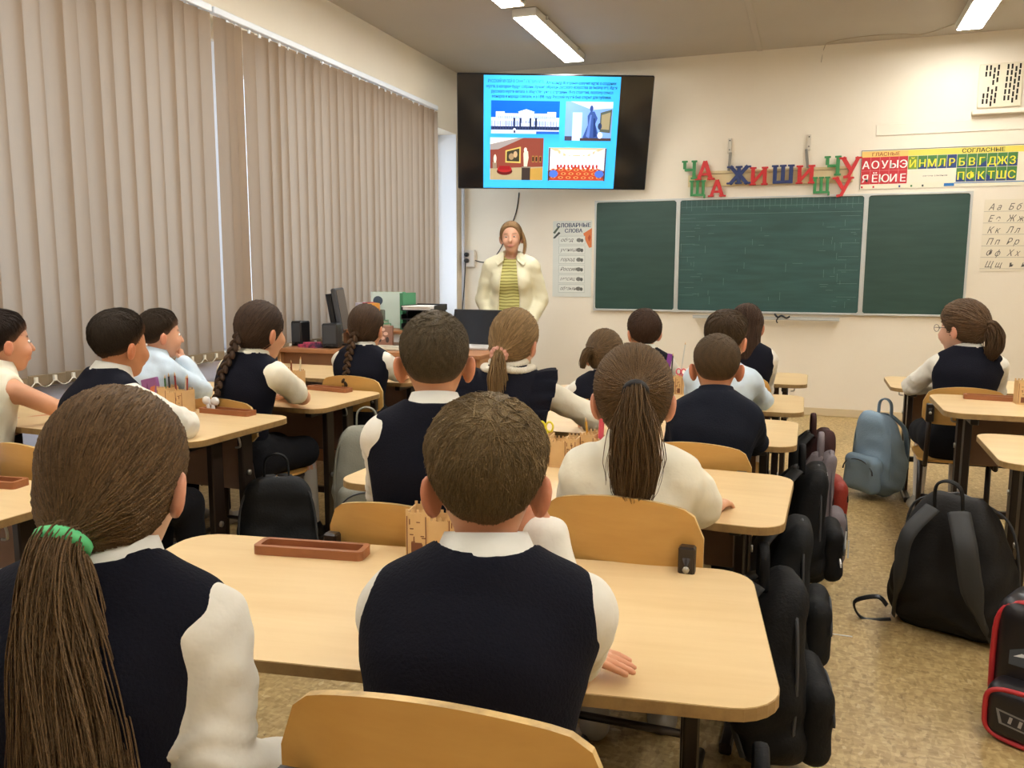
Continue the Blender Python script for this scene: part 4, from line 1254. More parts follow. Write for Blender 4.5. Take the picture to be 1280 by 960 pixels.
# ------------------------------------------------------------------ school bags
def bag(loc, rz, w, d, h, col, label, style='hang', h_vox=.009, pocket=True, seed=1, accent=None, tilt=0.0, detail=None, name='backpack'):
    """backpack: front (pocket side) towards local -y, straps on +y side, base at z=0."""
    b = empty(name, loc, rz, label, 'backpack', 'school bags')
    b.rotation_euler = (tilt, 0, rz)
    cm = mat('bag_%d_%d_%d' % tuple(int(v * 9999) for v in col), col, .72, spec=.25, bump=(120, .2))
    am = mat('bag_%d_%d_%d' % tuple(int(v * 9999) for v in accent), accent, .6, bump=(70, .3)) if accent else cm
    g = G((-w / 2 - .03, -d / 2 - .03, -.01), (w / 2 + .03, d / 2 + .03, h + .04), h_vox)
    zz_ = np.clip(g.Z / h, 0, 1)
    pull = .45 if style == 'hang' else .85
    tx_ = 1 + pull * zz_ ** 3 + .1 * (1 - zz_) ** 4
    ty_ = 1 + (pull + .5) * zz_ ** 3
    q = type('Q', (), {})(); q.X = g.X * tx_; q.Y = (g.Y + .025 * zz_ - (.03 * np.sin(zz_ * 3.1))) * ty_; q.Z = g.Z
    f = rbox(q, (0, 0, h / 2), (w / 2, d / 2, h / 2), min(w, d) * .4)
    f = f + wob(g, 24, seed, .011) + wob(g, 50, seed + 5, .0065) + .0045 * np.sin(g.Z * 70 + 2.5 * np.sin(g.X * 22 + seed) + g.Y * 30) * (1 - zz_)
    sdf_obj('bag_body', g, f, cm, b)
    if pocket:
        ph = h * .46
        g2 = G((-w * .45, -d / 2 - .075, -.01), (w * .45, 0, ph + .06), h_vox)
        f2 = rbox(g2, (0, -d / 2 + .0, ph / 2 + .015), (w * .40, .055 if style != 'hang' else .04, ph / 2), .04) + wob(g2, 40, seed + 2, .004)
        p = sdf_obj('front_pocket', g2, f2, am, b)
        zp = [(w * .36 * math.cos(a), -d / 2 - (.052 if style != 'hang' else .038), ph * .62 + ph * .34 * math.sin(a)) for a in [PI * i / 12 for i in range(13)]]
        MB().tube(zp, .004, 5).build('zipper', M_DGREY if not accent else M_BLACKP, p)
    for sx in (-1, 1):
        zz = [(sx * w * .43, -d * .18, h * .12), (sx * w * .45, -d * .2, h * .5), (sx * w * .36, -d * .18, h * .86), (0, -d * .16, h * 1.0)]
        MB().tube(bez(zz, 6), .005, 5).build('seam_piping', M_DGREY if sum(col) < .2 else am, b)
    hl = [(-.045, d * .2, h * .93), (-.04, d * .2, h + .05), (0, d * .2, h + .075), (.04, d * .2, h + .05), (.045, d * .2, h * .93)]
    MB().tube(bez(hl, 6), .011, 7, flat=(.45, 1.1)).build('handle', cm, b)
    for sx in (-1, 1):
        st = [(sx * w * .1, d * .3, h * .96), (sx * w * .22, d * .62, h * .8), (sx * w * .27, d * .66, h * .55), (sx * w * .33, d * .6, h * .3), (sx * w * .4, d * .42, h * .08)]
        MB().tube(bez(st, 6), [.036] * 14 + [.032, .028, .022, .016, .014, .012, .012, .012, .012, .012, .012], 8, flat=(1, .3)).build('shoulder_strap', mat('bag_strap_webbing', srgb(44, 44, 43), .7) if sum(col) < .1 else cm, b)
    return b
BK = srgb(17, 17, 18)
BK2 = srgb(23, 24, 25)
bag((-.0, 1.22, .0), D(95), .3, .19, .47, BK2, 'black backpack standing under the right end of the nearest desk', seed=2)
bag((-.045, 2.06, .07), D(98), .32, .18, .45, BK, 'black backpack hanging below the second middle desk, nearest of the hanging bags', seed=3)
bb = bag((-.02, 2.6, .07), D(92), .3, .16, .44, BK2, 'black backpack with a white reflective strip by the second middle desk', seed=4)
MB().box((.0, -.145, .3), (.05, -.141, .312)).build('reflective_strip', M_WHITE, bb)
bc = bag((.03, 3.34, .08), D(93), .32, .17, .44, BK, 'black backpack with white zip pulls hanging at the third middle desk', seed=6)
for x in (-.06, .05): MB().box((x, -.147, .1), (x + .006, -.142, .17)).build('zip_pull', M_WHITE, bc)
MB().box((-.03, -.06, .395), (.02, -.04, .41)).build('white_tag', M_WHITE, bc)
bag((.07, 4.12, .08), D(95), .3, .17, .44, srgb(60, 34, 32), 'red and grey patterned backpack hanging at the fourth middle desk', seed=7, accent=srgb(150, 46, 30))
bag((.09, 3.74, .0), D(93), .26, .11, .5, srgb(120, 110, 112), 'grey-pink slim bag behind the black bag with zip pulls', seed=17)
bag((-1.88, 3.28, .06), D(28), .32, .2, .5, srgb(140, 138, 124), 'grey backpack with embossed curves hanging at a window-row desk', seed=8)
bg = bag((-1.89, 2.61, .02), D(35), .32, .2, .46, BK2, 'black backpack with a small white logo tag at a window-row desk', seed=9)
MB().box((.06, -.166, .09), (.095, -.16, .125), Matrix.Rotation(.2, 4, 'Y')).build('logo_tag', mat('grey_white_tag', srgb(206, 206, 200), .5), bg)
bag((.39, 5.02, .02), D(-48), .3, .2, .46, srgb(126, 146, 160), 'light blue drawstring-look backpack hanging at the desk of the girl with glasses', seed=10)
fb_ = bag((.535, 3.2, .0), D(152), .42, .25, .5, srgb(30, 28, 26), 'large black backpack standing on the aisle floor with straps facing us', 'floor', seed=11, h_vox=.008, tilt=D(-10))
bag((-1.66, 1.13, .04), D(70), .3, .2, .46, srgb(40, 42, 40), "dark grey backpack at the left edge behind the girl's ponytail", seed=21)
MB().tube(bez([(.17, .12, .03), (.25, .17, .03), (.27, .19, .1), (.2, .16, .13), (.17, .15, .1)], 6), .009, 6, flat=(1.2, .5)).build('strap_loop', M_BLACKP, fb_)
# red-trimmed satchel at the right edge
rb = empty('school_satchel', (.715, 2.5, 0), D(-28), 'black school satchel with red trim at the right edge of the photo', 'satchel')
g = G((-.22, -.14, -.01), (.22, .14, .42), .008)
sdf_obj('satchel_body', g, rbox(g, (0, 0, .195), (.18, .1, .19), .06), mat('satchel_black', srgb(28, 24, 26), .4), rb)
g = G((-.2, -.22, -.01), (.2, -.04, .2), .008)
pk = sdf_obj('front_pocket', g, rbox(g, (0, -.12, .085), (.165, .055, .08), .04), mat('satchel_black', srgb(28, 24, 26), .4), rb)
RT = mat('red_trim', srgb(176, 40, 44), .45)
def ring(w, z0, z1, y, r): return [(w * (1 if abs(a) < 1 else 1) * math.copysign(abs(math.cos(a)) ** .45, math.cos(a)), y, (z0 + z1) / 2 + (z1 - z0) / 2 * math.copysign(abs(math.sin(a)) ** .45, math.sin(a))) for a in [2 * PI * i / 36 for i in range(36)]]
MB().tube(ring(.178, .012, .375, -.075, .01), .008, 6, closed=True).build('red_piping', RT, rb)
MB().tube(ring(.16, .01, .155, -.165, .01), .007, 6, closed=True).build('red_piping', RT, pk)
art('car_print', [([(-.13, .2), (.13, .2), (.13, .25), (.05, .275), (-.06, .27), (-.13, .24)], srgb(70, 76, 82)), ([(-.06, .25), (.03, .255), (.04, .27), (-.04, .268)], srgb(150, 158, 164)), (ngon(-.06, .205, .022, .022, 12), srgb(16, 16, 18)), (ngon(.07, .205, .022, .022, 12), srgb(16, 16, 18)), ([(-.12, .225), (-.06, .232), (-.1, .238)], srgb(220, 224, 226))], M_PRINT, rb, loc=(0, -.1015, 0))
art('badge_print', [(ngon(0, .325, .07, .024, 16), srgb(176, 40, 44)), (ngon(0, .325, .058, .016, 16), srgb(40, 20, 22)), ([(-.04, .32), (.04, .32), (.035, .33), (-.035, .33)], srgb(206, 90, 90))], M_PRINT, rb, loc=(0, -.1018, 0))
zg = [([(-.13, .1), (.12, .07), (.13, .035), (-.12, .06)], srgb(120, 118, 116)), ([(-.122, .094), (.115, .066), (.122, .04), (-.113, .064)], srgb(36, 32, 34))]
for i in range(9): zg.append(([(-.1 + i * .024, .068 - i * .0026), (-.092 + i * .024, .067 - i * .0026), (-.088 + i * .024, .086 - i * .0026), (-.096 + i * .024, .087 - i * .0026)], srgb(150, 146, 142)))
for i in range(6): zg.append(([(.0 + i * .018, .105 - i * .003), (.01 + i * .018, .112 - i * .003), (.016 + i * .018, .124 - i * .003), (.006 + i * .018, .118 - i * .003)], srgb(226, 224, 220)))
art('logo_print', zg, M_PRINT, pk, loc=(0, -.1755, 0))
MB().tube(bez([(-.12, .1, .34), (-.13, .17, .25), (-.14, .16, .1), (-.15, .1, .03)], 6), .022, 8, flat=(1, .3)).build('shoulder_strap', M_BLACKP, rb)
MB().tube(bez([(-.05, .02, .38), (-.04, .02, .42), (.04, .02, .42), (.05, .02, .38)], 6), .01, 6).build('handle', M_BLACKP, rb)
# ================================================================== people
def skin_mat():
    m = mat('skin', (1, 1, 1), .48, attr=True, spec=.35, sss=.06)
    return m
M_SKIN = skin_mat()
def hair_material():
    m = mat('hair', (1, 1, 1), .58, attr=True, spec=.22, bump=(420, .5))
    return m
M_HAIR = hair_material()
M_SHIRT = mat('white_shirt_cotton', srgb(224, 219, 205), .75, bump=(15, .55))
M_CREAM = mat('cream_blouse', srgb(228, 221, 198), .7, bump=(15, .5))
M_BLUE = mat('light_blue_shirt', srgb(196, 212, 224), .75, bump=(15, .5))
M_NAVY = mat('navy_wool', srgb(14, 15, 25), .85, spec=.15, bump=(240, .25), noise=(300, srgb(20, 21, 32), .3))
M_NAVY2 = mat('navy_jacket', srgb(24, 28, 40), .85, spec=.15, bump=(200, .2), noise=(6, srgb(20, 23, 33), .25))
M_TROU = mat('black_trousers', srgb(20, 20, 24), .85, spec=.2, bump=(120, .2))
M_SHOE = mat('shoe_grey', srgb(150, 142, 128), .6)
M_SHOEB = mat('shoe_black', srgb(26, 25, 25), .45)
M_TIGHT = mat('white_tights', srgb(200, 196, 186), .8)

SKIN = np.array(srgb(214, 160, 124))
def lerp(a, b, t): return np.asarray(a, float) + (np.asarray(b, float) - np.asarray(a, float)) * t

def tubes(paths, rad, ns=3):
    """(N,K,3) polylines -> V, quads; rad (N,K)."""
    N_, K, _ = paths.shape
    t = np.gradient(paths, axis=1)
    t /= np.linalg.norm(t, axis=2, keepdims=True) + 1e-9
    ref = np.zeros_like(t); ref[..., 0] = 1
    m = np.abs(t[..., 0]) > .85
    ref[m] = (0, 1, 0)
    s = np.cross(t, ref); s /= np.linalg.norm(s, axis=2, keepdims=True) + 1e-9
    u = np.cross(s, t)
    V = []
    for j in range(ns):
        a = 2 * PI * j / ns
        V.append(paths + rad[..., None] * (math.cos(a) * s + math.sin(a) * u))
    V = np.stack(V, 2).reshape(-1, 3)
    base = (np.arange(N_)[:, None] * K + np.arange(K - 1)[None]).ravel() * ns
    Q = []
    for j in range(ns):
        j2 = (j + 1) % ns
        Q.append(np.stack([base + j, base + j2, base + ns + j2, base + ns + j], 1))
    return V, np.concatenate(Q)

class Acc:
    """accumulates geometry pieces with colours into one mesh."""
    def __init__(s): s.V, s.Q, s.C, s.n = [], [], [], 0
    def add(s, V, Q, C):
        s.V.append(V); s.Q.append(Q + s.n); s.n += len(V)
        C = np.asarray(C, float)
        s.C.append(np.tile(C, (len(V), 1)) if C.ndim == 1 else C)
    def build(s, name, m, parent=None):
        return link(name, mesh_np(name, np.concatenate(s.V), np.concatenate(s.Q), m, True, np.concatenate(s.C)), parent)

def lathe_quads(a, b, r):
    pass

def two_bone(S, T, l1, l2, pole):
    S, T = np.array(S, float), np.array(T, float)
    d = T - S; L = np.linalg.norm(d)
    if L > (l1 + l2) * .985:
        T = S + d / L * (l1 + l2) * .985; d = T - S; L = np.linalg.norm(d)
    a = (l1 * l1 - l2 * l2 + L * L) / (2 * L)
    h = math.sqrt(max(l1 * l1 - a * a, 0))
    dn = d / L
    p = np.array(pole, float); p = p - dn * p.dot(dn); p /= np.linalg.norm(p) + 1e-9
    return S + dn * a + p * h, T

def hand_mesh(acc, W, dirn, palm, side, col, s=1.0, curl=.25):
    """W wrist, dirn pointing to the fingers, palm = palm normal; side=+1 right hand / -1 left hand."""
    d = np.array(dirn, float); d /= np.linalg.norm(d)
    pn = np.array(palm, float); pn = pn - d * pn.dot(d); pn /= np.linalg.norm(pn)
    lat = np.cross(d, pn)          # towards thumb side for right hand palm-down
    lat *= -side * -1
    R = np.stack([lat, d, -pn], 1)  # local x=thumb side, y=fingers, z=back of hand
    h = .0042 * s
    g = G((-.07 * s, -.045 * s, -.06 * s), (.085 * s, .15 * s, .035 * s), h)
    f = rbox(g, (0, .035 * s, 0), (.031 * s, .036 * s, .0115 * s), .0112 * s)
    f = smin(f, cap(g, (0, -.04 * s, 0), (0, .02 * s, 0), .021 * s, .023 * s, ), .015 * s)
    for i, (x, l) in enumerate(((.0235, .058), (.008, .066), (-.008, .061), (-.0235, .047))):
        x *= s; l *= s
        c1 = curl * (1 + .1 * i)
        p0 = np.array((x, .062 * s, 0)); p1 = p0 + np.array((x * .12, math.cos(c1) * l * .5, -math.sin(c1) * l * .5))
        p2 = p1 + np.array((x * .06, math.cos(c1 * 2.2) * l * .5, -math.sin(c1 * 2.2) * l * .5))
        k = cap(g, p0, p1, .0082 * s, .0074 * s)
        k = np.minimum(k, cap(g, p1, p2, .0074 * s, .0062 * s))
        f = smin(f, k, .004 * s)
    t0 = np.array((.022, .01, -.004)) * s; t1 = np.array((.046, .034, -.012)) * s; t2 = np.array((.052, .062, -.016)) * s
    f = smin(f, np.minimum(cap(g, t0, t1, .0115 * s, .0088 * s), cap(g, t1, t2, .0088 * s, .0068 * s)), .008 * s)
    V, Q = nets(g, f)
    V = relax(V, Q, 1)
    V = V @ R.T + np.array(W)
    if np.linalg.det(R) < 0: Q = Q[:, ::-1]
    acc.add(V, Q, col)

BOY = ([-.12, -.06, -.03, -.008, .015, .035, .055, .12], [-.08, -.07, -.045, -.012, .0, .03, .046, .058])
GIRL = ([-.12, -.06, -.025, .0, .02, .045, .062, .12], [-.092, -.085, -.06, -.028, -.012, .02, .048, .066])

def head_sdf(g, adult=False):
    """in head-local coordinates (unit scale)."""
    f = ell(g, (0, -.012, .022), (.0715, .088, .084))
    f = smin(f, ell(g, (0, .028, -.035), (.054, .058, .072)), .035)
    f = smin(f, ell(g, (0, .05, -.092), (.022, .02, .018)), .03)
    f = smin(f, cap(g, (0, .083, .002), (0, .1, -.028), .006, .0105), .016)
    f = smin(f, ell(g, (0, .082, -.062), (.022, .01, .009)), .012)
    for s in (-1, 1):
        f = smin(f, ell(g, (s * .034, .066, -.035), (.02, .018, .022)), .02)
        f = smax(f, -ell(g, (s * .03, .088, .004), (.017, .012, .010)), .012)
        e = ell(g, (s * .079, -.012, -.02), (.0105, .0205, .032), rot(.18, s * .12, s * .5))
        e = smax(e, -ell(g, (s * .092, -.003, -.018), (.008, .012, .02)), .006)
        f = smin(f, e, .007)
    return f

def cap_pts(u, t):
    c0 = np.array((0, -.012, .022)); r = np.array((.0715, .088, .084))
    return c0 + (r + np.asarray(t)[..., None]) * u

def snap(pts, gg, fh, off):
    """push points radially onto the hair surface fh=0 (grid gg) plus off."""
    c = np.array((0, -.015, .005))
    sh = pts.shape[:-1]
    p = pts.reshape(-1, 3) - c
    r0 = np.linalg.norm(p, axis=1, keepdims=True); dr = p / r0
    rr = np.linspace(.045, .135, 46)
    q = c + dr[:, None] * rr[None, :, None]
    ii = (q - gg.lo) / gg.h
    i0 = np.clip(np.floor(ii).astype(int), 0, np.array(fh.shape) - 2); fr = np.clip(ii - i0, 0, 1)
    v = 0
    for a in (0, 1):
        for b in (0, 1):
            for e in (0, 1):
                w = (fr[..., 0] if a else 1 - fr[..., 0]) * (fr[..., 1] if b else 1 - fr[..., 1]) * (fr[..., 2] if e else 1 - fr[..., 2])
                v = v + w * fh[i0[..., 0] + a, i0[..., 1] + b, i0[..., 2] + e]
    ins = v < 0
    last = rr[np.where(ins.any(1), ins.shape[1] - 1 - ins[:, ::-1].argmax(1), 0)]
    last = np.where(ins.any(1), last, r0[:, 0])
    return (c + dr * (last[:, None] + np.asarray(off).reshape(-1, 1))).reshape(*sh, 3)

def fib(n):
    i = np.arange(n) + .5
    ph = np.arccos(1 - 2 * i / n); th = PI * (1 + 5 ** .5) * i
    return np.stack([np.cos(th) * np.sin(ph), np.sin(th) * np.sin(ph), np.cos(ph)], 1)

def slerp(a, b, t):
    """a (N,3) b (N,3) t (N,K) -> (N,K,3); t may exceed 1."""
    om = np.arccos(np.clip((a * b).sum(1), -.9999, .9999))[:, None]
    s = np.sin(om)
    return (np.sin((1 - t) * om) / s)[..., None] * a[:, None] + (np.sin(t * om) / s)[..., None] * b[:, None]

def person(label, base, yaw, top, hs=1.0, head=(0, 0, 0), lean=None, hair='short', hc=(70, 54, 38), skin=(214, 160, 124), outfit='vest', sleeve='long',
           hands=None, elbows=None, seat=.4, vox=.009, hvox=.006, strands=250, seed=1, tail=None, tie=None, shoulder=.118, face=False, shoes=None, bottom='trousers',
           shirt=None, fingers=.25, palms=None, big=1.0, nape=0.0, name='person', bow=None, legs=True, hairthick=0.0):
    """seated child: base (x,y) of the pelvis, facing yaw, top = world xyz of the crown."""
    rs = np.random.RandomState(seed)
    Rz = rot(0, 0, yaw)
    loc = np.array((base[0], base[1], 0.0))
    toL = lambda p: (np.array(p, float) - loc) @ Rz
    Rh = rot(0, 0, head[0]) @ rot(-head[1], 0, 0) @ rot(0, head[2], 0)
    tp = toL(top)
    H = tp - np.array((0, 0, .118 * hs))
    N = H + Rh @ np.array((0, -.028, -.108)) * hs + np.array((0, -.01, -.006))
    pel = np.array((0, 0, seat + .075))
    wst = lerp(pel, N, .36) + (0, -.012, 0)
    chs = lerp(pel, N, .68) + (0, -.018, 0)
    upc = lerp(pel, N, .9) + (0, -.012, -.015)
    sk = np.array(srgb(*skin))
    hcol = np.array(srgb(*hc))
    SH = {s: N + np.array((s * shoulder, -.008, -.058)) for s in (-1, 1)}
    hands = hands or {}
    elbows = elbows or {}
    palms = palms or {}
    l1, l2 = .215, .19
    EL, HA = {}, {}
    for s in (-1, 1):
        if s in hands:
            hd = toL(hands[s])
        else:
            hd = np.array((s * .05, SH[s][1] + .3, .665))
        if s in elbows:
            EL[s] = toL(elbows[s]); HA[s] = hd
        else:
            EL[s], HA[s] = two_bone(SH[s], hd, l1, l2, (s * .3, -.25, -.9))
    def torso(g, o=0.0):
        f = cap(g, pel, wst, .112 + o, .098 + o, .8)
        f = smin(f, cap(g, wst, chs, .098 + o, .116 + o, .74), .05)
        f = smin(f, cap(g, chs, upc, .116 + o, .085 + o, .7), .05)
        f = smin(f, cap(g, SH[-1] + (.02, 0, 0), SH[1] - (.02, 0, 0), .042 + o), .06)
        for s in (-1, 1):
            f = smin(f, cap(g, N + (0, -.01, .0), SH[s] + (-s * .03, 0, .012), .038 + o, .03 + o), .04)
        return f
    def arm(g, s, o=0.0, upto=1.0, puff=0.0):
        f = cap(g, SH[s], EL[s], .043 + o + puff, .036 + o + puff * .5)
        if upto > .5:
            w = lerp(EL[s], HA[s], min(1.0, (upto - .5) * 2))
            f = smin(f, cap(g, EL[s], w, .036 + o, .027 + o), .015)
        else:
            e = lerp(SH[s], EL[s], upto * 2)
            f = cap(g, SH[s], e, .046 + o + puff, .044 + o + puff)
        return f
    kn = {s: np.array((s * .085, .33, seat + .035)) for s in (-1, 1)}
    an = {s: np.array((s * .09, .33 + .03 * s, .07)) for s in (-1, 1)}
    def leg(g, s, o=0.0):
        f = cap(g, (s * .07, .0, seat + .06), kn[s], .066 + o, .052 + o)
        return smin(f, cap(g, kn[s], an[s], .048 + o, .034 + o), .02)
    lo = np.array((-.34, -.24, seat - .06)); hi = np.array((.34, .52, N[2] + .06))
    for s in (-1, 1):
        for p in (EL[s], HA[s]):
            lo = np.minimum(lo, p - .08); hi = np.maximum(hi, p + .08)
    # ---- skin: head, neck, arms, legs as one body
    A = Acc()
    inv = 1.0 / hs
    gh = G((-.108, -.115, -.2), (.108, .125, .115), hvox * inv)
    f = head_sdf(gh)
    Nl = (Rh.T @ (N - H)) * inv
    f = smin(f, cap(gh, (0, -.018, -.06), Nl + np.array((0, 0, -.02)), .040, .042), .022)
    V, Q = nets(gh, f)
    V = relax(V, Q, 2)
    C = np.tile(sk, (len(V), 1))
    ear = np.clip((np.abs(V[:, 0]) - .07) / .012, 0, 1)[:, None]
    C = C * (1 - ear * np.array((0.0, .22, .25)))
    lip = np.exp(-((V[:, 0] / .02) ** 2 + ((V[:, 2] + .062) / .006) ** 2)) * (V[:, 1] > .06)
    C = C * (1 - lip[:, None] * np.array((.15, .5, .45)))
    chk = np.exp(-(((np.abs(V[:, 0]) - .036) / .018) ** 2 + ((V[:, 2] + .03) / .02) ** 2)) * (V[:, 1] > .03)
    C = C * (1 - chk[:, None] * np.array((.0, .12, .12)))
    brow = np.exp(-(((np.abs(V[:, 0]) - .031) / .013) ** 4 + ((V[:, 2] - .024) / .0045) ** 2)) * (V[:, 1] > .05)
    C = C * (1 - brow[:, None]) + hcol * brow[:, None]
    V = (V * hs) @ Rh.T + H
    A.add(V, Q, C)
    gb = G(lo, hi, vox * 1.15)
    fb = torso(gb, -.012)
    for s in (-1, 1):
        fb = smin(fb, arm(gb, s, -.004), .02)
        if legs: fb = smin(fb, leg(gb, s, -.008), .02)
    fb = smin(fb, cap(gb, N + (0, 0, -.02), N + (0, 0, .01), .042), .02)
    V, Q = nets(gb, fb)
    A.add(relax(V, Q, 2), Q, sk)
    if legs:
        gl = G((-.2, .2, .0), (.2, .5, seat), vox * 1.3)
        fl = np.minimum(leg(gl, -1, -.008), leg(gl, 1, -.008))
        V, Q = nets(gl, fl)
        A.add(V, Q, np.array(srgb(196, 190, 180)) if bottom == 'skirt' else sk)
    for s in (-1, 1):
        d = HA[s] - EL[s]
        if s in palms: pdir, fdir = palms[s]; fdir = np.array(fdir, float) @ Rz; pdir = np.array(pdir, float) @ Rz
        else: pdir, fdir = np.array((0, 0, -1.0)), d * np.array((1, 1, .25))
        hand_mesh(A, HA[s], fdir, pdir, s, sk * (1, .96, .94), .86 * hs, fingers)
    P = A.build(name, M_SKIN)
    P.location = tuple(loc); P.rotation_euler = (0, 0, yaw)
    tag(P, label, 'person', 'pupils in the classroom')
    # ---- eyes
    if face:
        for s in (-1, 1):
            e = H + Rh @ (np.array((s * .029, .0725, .003)) * hs)
            ey = MB().ball(tuple(e), (.0098 * hs, .0098 * hs, .0075 * hs)).build('eye', mat('eye_white', srgb(222, 216, 208), .25), P)
            pi_ = H + Rh @ (np.array((s * .029, .0795, .003)) * hs)
            MB().ball(tuple(pi_), (.0052 * hs, .0042 * hs, .0052 * hs)).build('iris', mat('eye_dark', srgb(46, 34, 28), .2), ey)
    # ---- shirt
    sm = shirt or M_SHIRT
    gs = G(lo, hi, vox)
    if outfit == 'jacket': sm = M_NAVY2
    up = {'long': .97, 'short': .36, 'puff': .36, 'none': .0, 'half': .5}[sleeve]
    base_t = torso(gs, .004 if outfit != 'jacket' else .009)
    fs = base_t
    for s in (-1, 1):
        if up > 0:
            a = arm(gs, s, .009 if outfit != 'jacket' else .012, up, .012 if sleeve == 'puff' else 0)
            fs = smin(fs, a, .025)
    fs = fs + wob(gs, 48, seed, .006) + wob(gs, 100, seed + 3, .003)
    for s in (-1, 1):
        if up >= .5:
            dd = EL[s] - SH[s]; dd = dd / np.linalg.norm(dd)
            ph = (gs.X - EL[s][0]) * dd[0] + (gs.Y - EL[s][1]) * dd[1] + (gs.Z - EL[s][2]) * dd[2]
            near = np.exp(-((gs.X - EL[s][0]) ** 2 + (gs.Y - EL[s][1]) ** 2 + (gs.Z - EL[s][2]) ** 2) / .0075)
            fs = fs + .0038 * near * np.sin(ph * 170 + 3 * np.sin(gs.X * 50 + seed) + 2 * np.sin(gs.Z * 40))
            n2 = np.exp(-((gs.X - SH[s][0]) ** 2 + (gs.Y - SH[s][1]) ** 2 + (gs.Z - SH[s][2] + .04) ** 2) / .004)
            fs = fs + .003 * n2 * np.sin(ph * 120 + 60 * (gs.X + gs.Y) + seed)
    fs = np.maximum(fs, seat + .03 - gs.Z)
    fs = smax(fs, -cap(gs, N + (0, 0, .05), N + (0, .01, .16), .055, .09), .006)
    ax = N - upc
    if sleeve == 'none':
        for s in (-1, 1):
            fs = smax(fs, -cap(gs, SH[s] + np.array((s * .045, .02, .02)), SH[s] + np.array((s * .045, .03, -.06)), .05), .01)
    nm = {'jacket': 'jacket', 'blouse': 'blouse'}.get(outfit, 'shirt')
    S_ = sdf_obj(nm, gs, fs, sm, P, it=2)
    # ---- collar
    axis = Vector(tuple((H - N) + np.array((0, .0, .05)))).normalized()
    q = Vector((0, 0, 1)).rotation_difference(axis).to_matrix().to_4x4()
    r0 = .066
    MB().lathe([(r0 * .98, -.01), (r0 * .78, .05), (r0 * .84, .053), (r0 * 1.16, .006), (r0 * 1.24, -.014)], 28, Matrix.Translation(tuple(N + np.array((0, 0, -.006)))) @ q).build('collar', sm, S_)
    # ---- vest
    if outfit in ('vest', 'pinafore'):
        fv = torso(gs, .013) + wob(gs, 40, seed + 9, .0018)
        for s in (-1, 1):
            fv = smax(fv, -cap(gs, SH[s] + np.array((s * .064, .005, .03)), SH[s] + np.array((s * .066, .03, -.07)), .052, .044), .008)
        fv = smax(fv, -cap(gs, N + (0, .0, .03), N + (0, .05, .09), .062, .1), .008)
        fv = np.maximum(fv, -cap(gs, N + (0, .1, -.01), chs + (0, .16, .02), .06, .02))
        fv = np.maximum(fv, seat + .04 - gs.Z)
        sdf_obj('vest' if outfit == 'vest' else 'pinafore_dress', gs, fv, M_NAVY, P, it=4)
    # ---- trousers or skirt, shoes
    if legs:
        gt = G((-.24, -.18, 0.08 if bottom == 'trousers' else seat - .1), (.24, .5, seat + .17), vox * 1.25)
        ft = cap(gt, pel, pel + (0, .0, .03), .118, .108, .85)
        for s in (-1, 1): ft = smin(ft, leg(gt, s, .008) if bottom == 'trousers' else cap(gt, (s * .07, 0, seat + .06), kn[s] + np.array((0, -.02, 0)), .078, .072), .03 if bottom == 'trousers' else .12)
        ft = ft + wob(gt, 50, seed + 1, .004)
        sdf_obj('trousers' if bottom == 'trousers' else 'skirt', gt, ft, M_TROU, P)
        for s in (-1, 1):
            a = an[s]
            g2 = G(a + (-.06, -.09, -.09), a + (.06, .17, .05), .008)
            f2 = smin(cap(g2, a + (0, -.03, -.035), a + (s * .008, .1, -.045), .033, .03), cap(g2, a, a + (0, -.01, -.03), .036), .03)
            f2 = np.maximum(f2, .004 - g2.Z)
            sdf_obj('shoe', g2, f2, shoes or M_SHOE, P, it=1)
    # ---- hair
    B = Acc()
    line = BOY if hair in ('short', 'crew', 'bowl') else GIRL
    zl = lambda V: np.interp(V[1], *line) if isinstance(V, tuple) else np.interp(V[:, 1], *line)
    gg = G((-.115, -.14, -.13), (.115, .12, .14), hvox * inv)
    zline = np.interp(gg.Y, *line).astype(np.float32) - nape
    dz = np.clip((gg.Z - zline) / .075, 0, 1)
    thick = {'short': .0025 + .0145 * dz ** 1.4 + .006 * np.clip(gg.Z / .08, 0, 1), 'crew': .003 + .007 * dz, 'bowl': .012 + .006 * dz}.get(hair, .009 + .006 * dz) + hairthick
    if hair in ('short', 'crew'): thick = thick * (.35 + .65 * np.clip((gg.Z + .02) / .075, 0, 1) ** .8)
    fh = ell(gg, (0, -.012, .022), (.0715, .088, .084)) - thick
    if hair == 'short': fh = fh + wob(gg, 90, seed, .0022)
    thick = None
    if hair in ('pony', 'braid', 'long'):
        fh = smin(fh, ell(gg, (0, -.035, -.03), (.06, .062, .055)), .03)
    tl = None
    if hair == 'pony':
        tl = np.array(tie)                         # head-local tie position
        fh = smin(fh, cap(gg, tl * .72, tl, .05, .02), .04)
    fh0 = fh.copy()
    fh = smax(fh, zline - gg.Z, .01)
    V, Q = nets(gg, fh)
    V = relax(V, Q, 2)
    fade = 0
    shade = .85 + .12 * np.sin(V[:, 0] * 260 + 6 * np.sin(V[:, 2] * 40)) * (np.abs(V[:, 0]) < 9)
    C = hcol[None] * shade[:, None]
    if hair in ('short', 'crew'):
        k = np.clip(1 - (V[:, 2] - np.interp(V[:, 1], *line) + nape) / .045, 0, 1)[:, None] * .42
        C = C * (1 - k) + sk * .75 * k
    B.add((V * hs) @ Rh.T + H, Q, C)
    # strands over the scalp
    n = strands
    fine = 1.0 if n < 600 else .6
